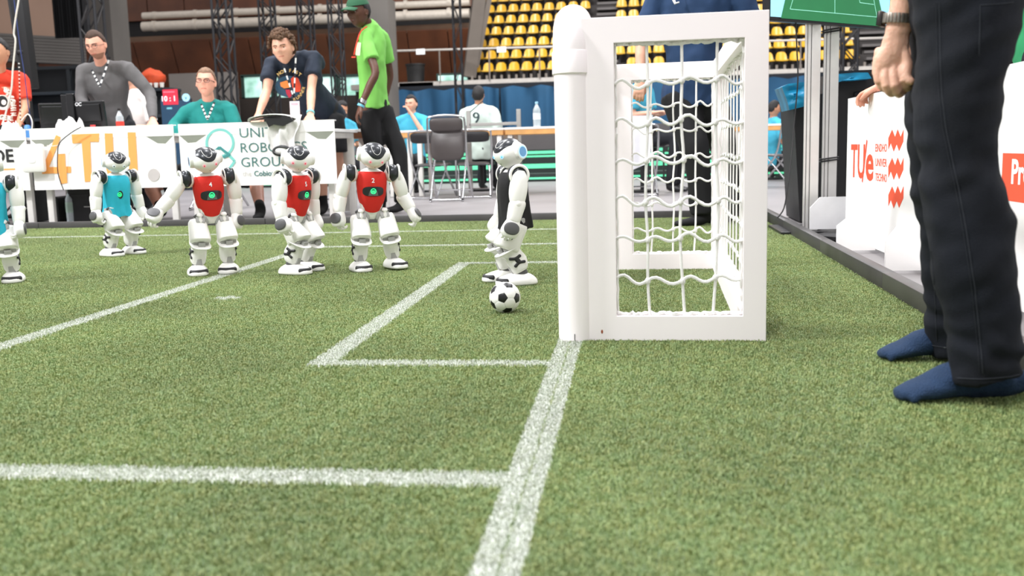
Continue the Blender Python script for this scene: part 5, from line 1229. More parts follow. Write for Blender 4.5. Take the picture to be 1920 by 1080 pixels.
def person(name, label, J, tone='fair', shirt=None, sleeve=.5, trousers=None, leg_len=1., shoes=None, vox=.013, bulk=1., hairkw=None, collar=None, cat='person', hsc=1., hands=(.35, .35), belly=0., palms=None, legs=True, root=None, long_sleeve=False, hem=-.10):
    """J: joints in world space"""
    g = {k: Vector(v) for k, v in J.items()}; base = Vector(root) if root else Vector(((g['pel'].x), (g['pel'].y), 0))
    t = thing(name, label, cat, base); g = {k: v-base for k, v in g.items()}
    sl, sr, pel, nk, hd = g['sl'], g['sr'], g['pel'], g['nk'], g['head']; lat = (sr-sl).normalized(); chest = (sl+sr)/2.; ax = (nk-pel)
    if 'hl' not in g: hw = .085*bulk; g['hl'] = pel-lat*hw+Vector((0, 0, -.04)); g['hr'] = pel+lat*hw+Vector((0, 0, -.04))
    hw = (sr-sl).length/2
    fwd_b = Vector((0, 0, 1)).cross(lat) if abs(lat.z) < .8 else Vector((0, -1, 0))
    face = g['face'].normalized() if False else Vector(J['face']).normalized(); upv = Vector(J.get('up', (0, 0, 1)))
    b = bulk
    def torso(mb, e, low=-.02):
        mid = pel.lerp(nk, .33) - fwd_b*0; up_ = pel.lerp(nk, .66)
        if 'mid' in g: mid = g['mid']
        mb.tube([pel+(pel-nk).normalized()*(-low), pel, mid, up_, chest.lerp(nk, .15)+ (pel-nk).normalized()*.03, nk+(pel-nk).normalized()*.01],
                [(.162*b+e, .118*b+e+belly*.5) if e else (.14*b, .10*b), (.157*b+e, .110*b+e+belly), (.140*b+e, .100*b+e+belly), (hw*.90*1.0+e, .112*b+e), (hw*.80+e, .088*b+e), (.064+e, .062+e)], 24, side=lat, steps=4, dome=not e)
        for S_ in (sl, sr):
            u_ = nk+(nk-pel).normalized()*-.012; mb.tube([nk+(nk-pel).normalized()*(.012 if e else -.01), u_.lerp(S_, .45), S_, S_+(pel-nk).normalized()*.07], [.050+e*1.4, .050+e*1.4, .046*b+e*1.3, .042*b+e*.6], 16, steps=2, dome=True)
        if e: mb.tube([nk-(nk-pel).normalized()*.03, nk+(nk-pel).normalized()*.030], [.086, .078], 20)
    body = MB(); torso(body, 0)
    for a in ('l', 'r'):
        S_, E_, W_ = g['s'+a], g['e'+a], g['w'+a]
        body.tube([S_+(E_-S_)*.06, S_.lerp(E_, .5), E_, E_.lerp(W_, .35), W_], [.046*b, .043*b, .037*b, .038*b, .026], 14, steps=3, dome=True)
    body.tube([nk-(hd-nk)*.3, nk, hd+(nk-hd)*.35], [.066, .056, .054], 16, dome=True)
    if legs:
        for a in ('l', 'r'):
            H, K, A_ = g['h'+a], g['k'+a], g['a'+a]
            body.tube([H, H.lerp(K, .5), K, K.lerp(A_, .35), A_], [.083*b, .072*b, .053*b, .055*b, .036], 14, steps=3, dome=True)
    me = body.remesh(vox, 5); sb = MB().addmesh(me); bpy.data.meshes.remove(me)
    hm = head_parts(t, hd, face, upv, tone, hsc, **(hairkw or {})); sb.add(hm.v, hm.f)
    for i, a in enumerate(('l', 'r')):
        E_, W_ = g['e'+a], g['w'+a]; al = Vector(J.get('d'+a, (W_-E_))); pm = Vector((palms[i] if palms else (0, 0, -1)))
        if abs(al.normalized().dot(pm.normalized())) > .95: pm = Vector((0, 1, 0))
        place_hand(sb, -1 if a == 'l' else 1, W_, al, pm, hands[i], 1.0*min(1.1, hsc), .0055)
    sb.build('body', skin(tone), t)
    if shirt:
        m = MB(); torso(m, .014, hem)
        for a in ('l', 'r'):
            S_, E_, W_ = g['s'+a], g['e'+a], g['w'+a]
            if long_sleeve: m.tube([S_-(E_-S_)*.05, S_.lerp(E_, .5), E_, E_.lerp(W_, .5), E_.lerp(W_, .93)], [.064*b, .060*b, .053*b, .047*b, .038], 16, steps=3)
            else: m.tube([S_-(E_-S_)*.05, S_.lerp(E_, .35), S_.lerp(E_, sleeve*1.25)], [.064*b, .068*b, .072*b], 16, steps=3)
        me = m.remesh(vox*.9, 5, fold(9, .013, len(label), .7)); link('shirt', me, shirt, t)
    if collar:
        MB().tube([nk+(nk-pel).normalized()*.006+(lat*cos(rad(q))*.062+fwd_b*-1*sin(rad(q))*.060)+Vector((0, 0, .014*-sin(rad(q)))) for q in range(0, 361, 20)], .011, 8).build('collar', collar, t)
    if trousers and legs:
        m = MB(); m.tube([pel+(nk-pel).normalized()*.05, pel, pel-(nk-pel).normalized()*.06], [(.162*b, .118*b), (.166*b, .122*b), (.15*b, .115*b)], 20, side=lat, steps=2, dome=True)
        for a in ('l', 'r'):
            H, K, A_ = g['h'+a], g['k'+a], g['a'+a]
            if leg_len >= 1: m.tube([H, H.lerp(K, .5), K, K.lerp(A_, .5), K.lerp(A_, .98)], [.104*b, .092*b, .075*b, .070*b, .066*b], 16, steps=3)
            else: m.tube([H, H.lerp(K, .5), H.lerp(K, leg_len*1.1)], [.106*b, .100*b, .096*b], 16, steps=3)
        me = m.remesh(vox*.9, 5, fold(8, .014, len(label)+3., .5)); link('trousers', me, trousers, t)
    if legs:
        sm = shoes or black
        for i, a in enumerate(('l', 'r')):
            A_, K = g['a'+a], g['k'+a]; d = Vector(J.get('f'+a, (fwd_b.x*-1, fwd_b.y*-1, 0)))
            if 'f'+a not in J: d = Vector((face.x, face.y, 0))
            d.normalize(); m = MB(); z0 = max(.03, A_.z-.055)
            m.tube([A_+(K-A_).normalized()*.10, A_+Vector((0, 0, .02)), A_+Vector((0, 0, -.01))-d*.015, Vector((A_.x, A_.y, z0))+d*.06, Vector((A_.x, A_.y, z0-.006))+d*.13, Vector((A_.x, A_.y, z0-.010))+d*.185],
                   [(.044, .044), (.044, .046), (.046, .050), (.044, .036), (.046, .026), (.036, .018)], 16, side=d.cross(Vector((0, 0, 1))), steps=3, dome=True)
            me = m.remesh(.009, 4); o = link('sock', me, sm, t)
    g['fwd'] = -fwd_b; g['base'] = base; g['lat'] = lat
    return t, g
def lanyard(t, g, a, b, c, strap, width=.016, nz=0.):
    """strap from neck points a, b (photo points given as vectors) meeting at c; dark segments print on it"""
    wm = mat('lanyard_white', (214, 214, 210), .7); bm = mat('lanyard_black', (20, 24, 32), .7)
    for p, q in ((a, c), (b, c)):
        p, q = Vector(p)-g['base'], Vector(q)-g['base']; n = 9; o = MB().bar(p, q, width, .003, upv=(0, -1, 0)).build('lanyard', strap or wm, t, False)
        for i in range(0, n, 2): u, v = p.lerp(q, i/n), p.lerp(q, (i+.9)/n); MB().bar(u, v, width+.0008, .004, upv=(0, -1, 0)).build('lanyard_print', bm, o, False)
def add_people():
    hb = mat('hair_brown', (66, 46, 34), .75, var=.3, scale=60, bump=.4, bscale=300); hk = mat('hair_black', (20, 17, 17), .6, bump=.4, bscale=300)
    hc = mat('hair_curly', (92, 66, 46), .8, var=.4, scale=50, bump=.5, bscale=250); hg = mat('hair_light', (134, 104, 82), .75, var=.2, scale=60, bump=.4, bscale=300)
    stub = mat('stubble', (150, 104, 84), .8, var=.2, scale=200)
    wire = mat('glasses_wire', (70, 62, 58), .4, .5)
    jean = mat('cloth_dark', (26, 28, 34), .85); shorts = mat('shorts_dark', (30, 30, 34), .85); sock_b = mat('sock_black', (18, 18, 20), .9, bump=.2, bscale=200)
    D = lambda px, py, Y: tuple(P(px, py, Y))
    def feet(J, lx, rx_, y, z=.075, kz=.5, dy=.0):
        J['al'] = (lx, y, z); J['ar'] = (rx_, y+.02, z); J['kl'] = (lx+.0, y-.03+dy, kz); J['kr'] = (rx_, y-.02+dy, kz)
    # ---- man in the grey pullover: leans on the table behind the monitors
    J = dict(head=D(180, 85, 5.78), nk=D(192, 126, 5.95), sl=D(157, 134, 5.98), sr=D(239, 128, 5.98), el=D(152, 188, 5.86), wl=D(176, 224, 5.72), er=D(281, 176, 6.02), wr=D(287, 226, 5.76), pel=D(214, 226, 6.15), face=(.05, -1, -.30), up=(-.08, 0, 1))
    feet(J, P(205, 0, 6.2).x, P(240, 0, 6.2).x, 6.2)
    pull = mat('pullover_grey', (92, 90, 90), .85, var=.06, bump=.25, bscale=30)
    t, g = person('person', 'man in a grey long-sleeved pullover and thin glasses leaning over the monitors', J, 'pink', pull, long_sleeve=True, trousers=jean, hairkw=dict(hair=hb, glasses=wire, beard=stub), hsc=1.10, bulk=1.06, belly=.01, collar=pull, palms=((0, 0, -1), (0, 0, -1)))
    lanyard(t, g, P(172, 131, 5.80), P(206, 107, 5.84), P(187, 162, 5.76), None)
    # ---- seated man in teal
    J = dict(head=D(386, 155, 5.88), nk=D(392, 196, 5.98), sl=D(352, 212, 6.0), sr=D(430, 206, 6.0), el=D(325, 238, 5.9), wl=D(350, 252, 5.72), er=D(447, 250, 5.95), wr=D(420, 256, 5.72), pel=D(396, 310, 6.1), face=(.16, -1, .07), up=(.03, 0, 1), fl=(-.3, -1, 0), fr=(.2, -1, 0))
    J['kl'] = D(285, 350, 5.85); J['kr'] = D(478, 335, 5.9); J['al'] = D(302, 404, 5.75); J['ar'] = D(478, 392, 5.30); J['al'] = (J['al'][0], 5.75, .07); J['ar'] = (J['ar'][0], 5.42, .08)
    t, g = person('person', 'seated man in a teal long-sleeved top and dark glasses behind the tables', J, 'pink', mat('top_teal', (14, 122, 116), .85, var=.06, bump=.2, bscale=30), long_sleeve=True, trousers=shorts, leg_len=.75, shoes=sock_b, hairkw=dict(hair=hg, glasses=mat('glasses_dark', (44, 34, 30), .4), frown=.003), hsc=1.10, bulk=1.14, belly=.03, palms=((0, 0, -1), (0, 0, -1)))
    lanyard(t, g, P(377, 195, 5.86), P(402, 192, 5.86), P(389, 224, 5.80), None)
    c = thing('stool', 'dark stool under the seated man in teal', 'stool', (g['base'].x+.02, 6.12, 0)); MB().tube([(0, 0, .30), (0, 0, .36)], .19, 24).build('seat', black, c); MB().tube([(0, 0, .02), (0, 0, .30)], .03, 12).build('column', black, c); MB().tube([(0, 0, 0), (0, 0, .02)], .20, 24).build('base', black, c)
    # ---- curly haired man in the navy printed T-shirt leaning on both hands
    J = dict(head=D(530, 90, 5.46), nk=D(545, 112, 5.68), sl=D(509, 118, 5.64), sr=D(591, 108, 5.66), el=D(500, 172, 5.48), wl=D(484, 216, 5.28), er=D(584, 165, 5.50), wr=D(582, 216, 5.28), pel=D(606, 210, 6.08), face=(.04, -1, -.16), up=(-.10, -.15, 1))
    feet(J, P(600, 0, 6.15).x, P(622, 0, 6.15).x, 6.1); J['mid'] = D(577, 172, 5.92)
    J['al'] = (P(582, 0, 5.9).x, 5.95, .075); J['kl'] = (P(586, 0, 5.9).x, 5.9, .5)
    navy = mat('tee_navy', (28, 38, 54), .85, var=.05, bump=.2, bscale=30)
    g0 = dict(J); mid = Vector(g0.pop('mid')); t, g = person('person', 'curly haired man in a navy printed T-shirt leaning on the table with both hands', J, 'fair', navy, sleeve=.5, trousers=shorts, leg_len=.8, shoes=sock_b, hairkw=dict(hair=hc, curly=1.), hsc=1.14, bulk=1.05, palms=((0, 0, -1), (0, 0, -1)), hands=(.15, .15))
    # chest print, following the leaning torso front
    def onshirt(px, py): return P(px, py, 5.505+(py-130)*.0016) - g['base']
    def ppoly(ps, m, nm):
        pts = [onshirt(*q) for q in ps]; c = sum(pts, Vector())/len(pts); MB().add([c]+pts+[p+Vector((0, .06, 0)) for p in pts], [(0, 1+i, 1+(i+1) % len(pts)) for i in range(len(pts))]+[(1+(i+1) % len(pts), 1+i, 1+len(pts)+i, 1+len(pts)+(i+1) % len(pts)) for i in range(len(pts))]).build(nm, m, t, False)
    ppoly([(528+24*cos(rad(a)) + 12, 162+20*sin(rad(a))) for a in range(0, 360, 20)], mat('print_blue', (36, 70, 92), .8), 'print_disc')
    for st, x, y, a in (('N', 524, 143, 40), ('O', 528.5, 139.5, 28), ('T', 533.5, 137.5, 14), ('F', 543.5, 135.5, -4), ('A', 549, 136, -14), ('S', 555, 138, -24), ('T', 559.5, 141, -36)):
        p = onshirt(x, y); MB().text(st, .040, fr(p+Vector((0, -.016, 0)), (cos(rad(a)), 0, sin(rad(a))), (-sin(rad(a)), 0, cos(rad(a))), (0, -1, 0)), .0008, .0008).build('printed_letter', mat('print_sand', (196, 162, 96), .8), t, False)
    for st, x, y, a in (('R', 552, 189, 14), ('U', 558, 187, 24), ('N', 563, 183, 36), ('N', 567, 178, 48), ('E', 570, 173, 58), ('R', 572, 168, 66)):
        p = onshirt(x, y); MB().text(st, .036, fr(p+Vector((0, -.016, 0)), (cos(rad(a)), 0, sin(rad(a))), (-sin(rad(a)), 0, cos(rad(a))), (0, -1, 0)), .0008, .0008).build('printed_letter', mat('print_sand', (196, 162, 96), .8), t, False)
    def off(ps, d): return ps
    for ps, m, d in (([(546, 148), (552, 143), (560, 147), (565, 160), (564, 172), (556, 173), (549, 164)], mat('print_orange', (206, 70, 40), .8), .012), ([(526, 155), (538, 151), (546, 156), (545, 164), (534, 166), (527, 162)], mat('print_sun', (222, 130, 60), .8), .012), ([(536, 168), (544, 168), (548, 180), (543, 184), (538, 176)], mat('print_crimson', (172, 38, 60), .8), .012)):
        pts = [onshirt(*q)+Vector((0, -d, 0)) for q in ps]; c = sum(pts, Vector())/len(pts); MB().add([c]+pts, [(0, 1+i, 1+(i+1) % len(pts)) for i in range(len(pts))]).build('print_shape', m, t, False)
    lanyard(t, g, P(531, 122, 5.44), P(555, 100, 5.44), P(551, 184, 5.44), None, .013)
    p = P(553, 205, 5.36)-g['base']; MB().box(p, (.085, .006, .135), bev=.002).build('name_badge', mat('badge_paper', (232, 220, 222), .6), t, False); MB().box(p+Vector((0, -.004, .045)), (.06, .002, .02)).build('badge_print', mat('badge_pink', (214, 170, 180), .6), t, False)
    w = Vector(J['wr'])-g['base']; e = Vector(J['er'])-g['base']; MB().tube([w.lerp(e, .06), w.lerp(e, .12)], .033, 20).build('wristband', mat('band_teal', (120, 196, 196), .5), t)
    # ---- man in the green cap
    J = dict(head=D(672, 22, 5.74), nk=D(693, 52, 5.86), sl=D(684, 70, 5.74), sr=D(716, 70, 6.06), el=D(704, 136, 5.62), wl=D(676, 200, 5.55), er=D(731, 140, 6.2), wr=D(718, 200, 6.2), pel=D(702, 196, 5.95), face=(-.60, -1, -.22), up=(.04, 0, 1), fl=(-.8, -1, 0), fr=(-.8, -1, 0), dl=(-.35, -.25, -1))
    feet(J, P(690, 0, 5.9).x, P(735, 0, 6.0).x, 6.0, kz=.48); J['kr'] = (J['kr'][0], 6.05, .48)
    J['hl'] = tuple(Vector(J['pel'])+Vector((-.05, -.08, -.04))); J['hr'] = tuple(Vector(J['pel'])+Vector((.05, .08, -.04)))
    green = mat('tee_green', (124, 196, 88), .8, var=.04, bump=.2, bscale=20); capg = mat('cap_green', (34, 88, 58), .8)
    t, g = person('person', 'man in a bright green T-shirt and dark green cap looking down over his shoulder', J, 'brown', green, sleeve=.52, trousers=mat('shorts_black', (16, 16, 18), .85), leg_len=1., shoes=sock_b, hairkw=dict(hair=hk, cap=capg), hsc=1.16, bulk=.98, palms=((.3, 0, -1), (0, 0, -1)), hands=(.4, .4), hem=-.012)
    w = Vector(J['wl'])-g['base']; e = Vector(J['el'])-g['base']; wt = MB(); wt.tube([w.lerp(e, .10), w.lerp(e, .20)], .034, 20); wt.build('wrist_watch', chrome, t); MB().tube([w.lerp(e, .16)+Vector((-.022, -.022, 0)), w.lerp(e, .16)+Vector((-.028, -.030, 0))], .018, 16).build('watch_face', black, t); MB().tube([w.lerp(e, .0), w.lerp(e, .06)], .032, 20).build('wristband', mat('band_blue', (110, 190, 214), .5), t)
    mb = MB(); a = P(664, 103, 5.66)-g['base']; red = mat('cord_red', (214, 60, 34), .6)
    mb.tube([P(688, 50, 5.72)-g['base'], P(676, 60, 5.66)-g['base'], P(668, 84, 5.62)-g['base'], P(664, 103, 5.62)-g['base']], .006, 8, steps=4); mb.box(P(663, 107, 5.61)-g['base'], (.035, .01, .012)); mb.build('red_neck_cord', red, t)
    MB().box(P(672, 92, 5.665)-g['base'], (.04, .008, .11), Matrix.Rotation(.15, 3, 'Y'), .002).build('white_print', mat('print_pale2', (220, 238, 200), .7), t, False)
    # paper bag held low
    # ---- man in red at the left edge
    J = dict(head=D(-2, 98, 5.80), nk=D(0, 142, 5.92), sl=D(-44, 154, 5.95), sr=D(42, 150, 5.95), el=D(-56, 200, 5.9), wl=D(-30, 236, 5.76), er=D(48, 200, 5.88), wr=D(34, 236, 5.76), pel=D(12, 236, 6.1), face=(.0, -1, -.22), up=(0, 0, 1))
    feet(J, P(0, 0, 6.2).x, P(35, 0, 6.2).x, 6.2)
    red_ = mat('tee_red', (206, 58, 34), .85, var=.05, bump=.2, bscale=30)
    t, g = person('person', 'man in a red printed T-shirt with navy collar cut by the left picture edge', J, 'tan', red_, sleeve=.6, trousers=jean, hairkw=dict(hair=hk, brow=hk), hsc=1.10, collar=mat('collar_navy', (26, 38, 54), .8), palms=((0, 0, -1), (0, 0, -1)))
    pw = mat('print_cream', (222, 212, 200), .8)
    for st, x, y, a, sz in (('W', 7, 170, -32, .05), ('I', 11, 173, -38, .045), ('S', 13, 177, -44, .045), ('C', 16.5, 182, -52, .045), ('O', 19.5, 188, -60, .045), ('N', 21, 195, -68, .04), ('S', 22, 202, -74, .04), ('I', 22.5, 207, -78, .04), ('N', 22.5, 212, -82, .04), ('B', -22, 226, 3, .062), ('A', -14, 226, 2, .062), ('D', -6, 225, 0, .062), ('G', 2, 224, -2, .062), ('E', 9.5, 225, -5, .062), ('R', 16.5, 226, -8, .062)):
        p = P(x, y, 5.795)-g['base']; MB().text(st, sz, fr(p, (cos(rad(a)), 0, sin(rad(a))), (-sin(rad(a)), 0, cos(rad(a))), (0, -1, 0)), .0012, .02).build('printed_letter', pw, t, False)
    c = P(4, 192, 5.79)-g['base']; MB().tube([c+Vector((0, .03, 0)), c], .068, 24).build('printed_badge', pw, t); MB().tube([c+Vector((.005, .02, .008)), c+Vector((.005, -.002, .008))], .052, 20).build('badge_shape', black, t); MB().tube([c+Vector((.018, .0, .0)), c+Vector((.018, -.004, .0))], .024, 16).build('badge_shape', pw, t)
    # ---- man in navy behind the goal, upper body cut by the frame top
    J = dict(head=(.62, 3.98, 1.80), nk=(.64, 4.02, 1.62), sl=(.40, 4.02, 1.53), sr=(.92, 4.0, 1.53), el=(.29, 4.05, 1.23), wl=(.27, 3.98, .98), er=(1.04, 4.02, 1.23), wr=(1.05, 3.95, .98), pel=(.62, 4.05, .90), face=(-.2, -1, -.3), up=(0, 0, 1), fl=(-1, -.25, 0), fr=(-.9, -.5, 0))
    J['al'] = (P(1318, 400, 3.92).x, 3.92, .075); J['kl'] = (P(1306, 300, 3.9).x, 3.9, .47); J['ar'] = (J['al'][0]+.20, 4.15, .075); J['kr'] = (J['kl'][0]+.20, 4.1, .47)
    J['hl'] = (.53, 4.02, .87); J['hr'] = (.73, 4.05, .87)
    t, g = person('person', 'man in a dark blue T-shirt and black trousers standing behind the goal', J, 'fair', mat('tee_blue', (28, 56, 92), .85, var=.05, bump=.2, bscale=24), sleeve=.60, trousers=mat('trousers_black', (14, 14, 17), .85), shoes=sock_b, hairkw=dict(hair=hb), bulk=1.18, belly=.03)
    p = P(1266, 4, 3.84)-g['base']; mb = MB(); mb.tube([p+Vector((0, .03, .10)), p+Vector((0, .0, .02))], .004, 6); mb.tube([p+Vector((-.012, 0, .02)), p+Vector((.0, -.01, -.01)), p+Vector((.022, -.01, -.004))], [(.012, .008), (.010, .008), (.006, .005)], 8, dome=True); mb.build('white_whistle', white_plastic, t)
    # ---- far people
    lb = mat('tee_lightblue', (70, 176, 206), .85, var=.05)
    def seated(px, py, Y, lab, tone, sh, hair, face, hl=0., size=1., arms=0, zsh=.31, **kw):
        h = P(px, py, Y); x, z = h.x, h.z; f = Vector(face).normalized(); s_ = size
        lt = Vector((0, 0, 1)).cross(f)*-1; lt.normalize(); lt = -lt if lt.x < 0 and abs(f.y) > .3 else lt
        n = Vector((x, Y+.03, z-.16*s_)); J = dict(head=(x, Y, z), nk=n, sl=n-lt*.19*s_+Vector((0, 0, -.05)), sr=n+lt*.19*s_+Vector((0, 0, -.05)), pel=n+Vector((0, .08, -.52*s_)), face=face)
        fb = Vector((f.x, f.y, 0)).normalized()
        J['el'] = Vector(J['sl'])+Vector((-.05, 0, -.26*s_)); J['er'] = Vector(J['sr'])+Vector((.05, 0, -.26*s_)); J['wl'] = J['el']+fb*.22+Vector((.06, 0, .02)); J['wr'] = J['er']+fb*.22+Vector((-.06, 0, .02))
        if arms == 1: J['wr'] = Vector((x+.02, Y-.12, z-.13)); J['er'] = Vector(J['sr'])+Vector((.02, -.12, -.24))
        pl = Vector(J['pel']); k = pl+fb*.42+Vector((0, 0, -.02)); J['kl'] = k-lt*.1; J['kr'] = k+lt*.1; J['al'] = Vector((J['kl'].x, J['kl'].y, .07))-fb*.05; J['ar'] = Vector((J['kr'].x, J['kr'].y, .07))-fb*.05
        t, g = person('person', lab, J, tone, sh, sleeve=.62, trousers=jean, vox=.018, hairkw=dict(hair=hair, **kw), bulk=.95)
        st = thing('stool', 'dark stool under the '+lab[:46].rsplit(' ', 1)[0].replace('seated ', ''), 'stool', (pl.x, pl.y, 0)); zt_ = max(.2, pl.z-.13)
        MB().tube([(0, 0, zt_-.05), (0, 0, zt_)], .18, 20).build('seat', black, st); MB().tube([(0, 0, .02), (0, 0, zt_-.05)], .03, 10).build('column', black, st); MB().tube([(0, 0, 0), (0, 0, .02)], .19, 20).build('base', black, st)
        return t, g
    seated(771, 195, 10.2, 'woman in a light blue T-shirt with dark hair, hand at her mouth', 'fair', lb, hk, (-.25, -1, -.1), arms=1, hair_len=.05, size=1.05)
    t, g = seated(897, 178, 10.2, 'seated person in a white shirt numbered 9, seen from behind', 'tan', mat('shirt_mint', (216, 232, 222), .85, var=.03), hk, (.1, 1, -.1), hair_len=.02, size=1.08)
    p = P(889, 231, 10.03)-g['base']; MB().text('9', .20, fr(p, (.98, 0, .12), (-.12, 0, .98), (0, -1, 0)), -.001, .03).build('shirt_number', mat('print_ink', (40, 60, 64), .8), t, False)
    MB().tube([P(905, 190, 10.12)-g['base'], P(893, 200, 10.02)-g['base'], P(881, 212, 10.0)-g['base'], P(877, 228, 10.0)-g['base'], P(874, 240, 10.1)-g['base']], [(.012, .006)]*5, 8, steps=3).build('bag_strap', mat('strap_dark', (30, 44, 46), .8), t)
    seated(1451, 204, 12.0, 'dark haired person in light blue at the far right table, seen from the side', 'tan', lb, hk, (.9, .3, -.2), size=1.05)
    seated(1482, 205, 12.7, 'person in light blue beside the black case at the far table', 'fair', lb, hk, (-.9, .2, -.1), size=1.0)
    seated(1204, 128, 8.9, 'person in light blue seen through the left of the goal opening', 'fair', lb, hb, (.9, -.3, -.2), size=1.15)
    seated(640, 205, 10.5, 'dark haired person in light blue between the curly man and the green shirt', 'tan', lb, hk, (.8, -.4, -.4), size=1.05)
    seated(246, 143, 7.3, 'person in a white T-shirt half hidden behind the man in grey', 'fair', mat('tee_white', (232, 230, 226), .85), hk, (-.6, -1, -.1), size=1.2)
    # ---- person in green behind the white boards, hand resting on their top edge
    J = dict(head=(1.85, 1.45, 1.62), nk=(1.83, 1.50, 1.42), sl=(1.72, 1.72, 1.32), sr=(1.84, 1.28, 1.33), el=(1.56, 2.05, 1.04), wl=(1.425, 2.34, .80), er=(2.02, 1.08, 1.08), wr=(1.90, 1.05, .86), pel=(2.00, 1.42, .86), face=(-1, .2, -.3), up=(0, 0, 1), dl=(-.45, .55, -.25), fl=(-1, .2, 0), fr=(-1, .2, 0))
    J['kl'] = (1.98, 1.55, .47); J['kr'] = (1.98, 1.30, .47); J['al'] = (2.02, 1.55, .075); J['ar'] = (2.02, 1.28, .075)
    J['sr'] = (1.90, 1.24, 1.33)
    J = {k: (v if k in ('face', 'up', 'dl', 'fl', 'fr', 'wl') else (v[0]-.04, v[1]+.24, v[2])) for k, v in J.items()}
    person('person', 'person in a green shirt leaning on the white boards behind the man in jeans', J, 'pink', mat('shirt_green', (48, 150, 96), .85, var=.05, bump=.2, bscale=20), sleeve=.45, trousers=jean, hairkw=dict(hair=hb), bulk=1.0, palms=((0, 0, -1), (0, 0, -1)), hands=(.5, .3), hem=-.24)
add_people()

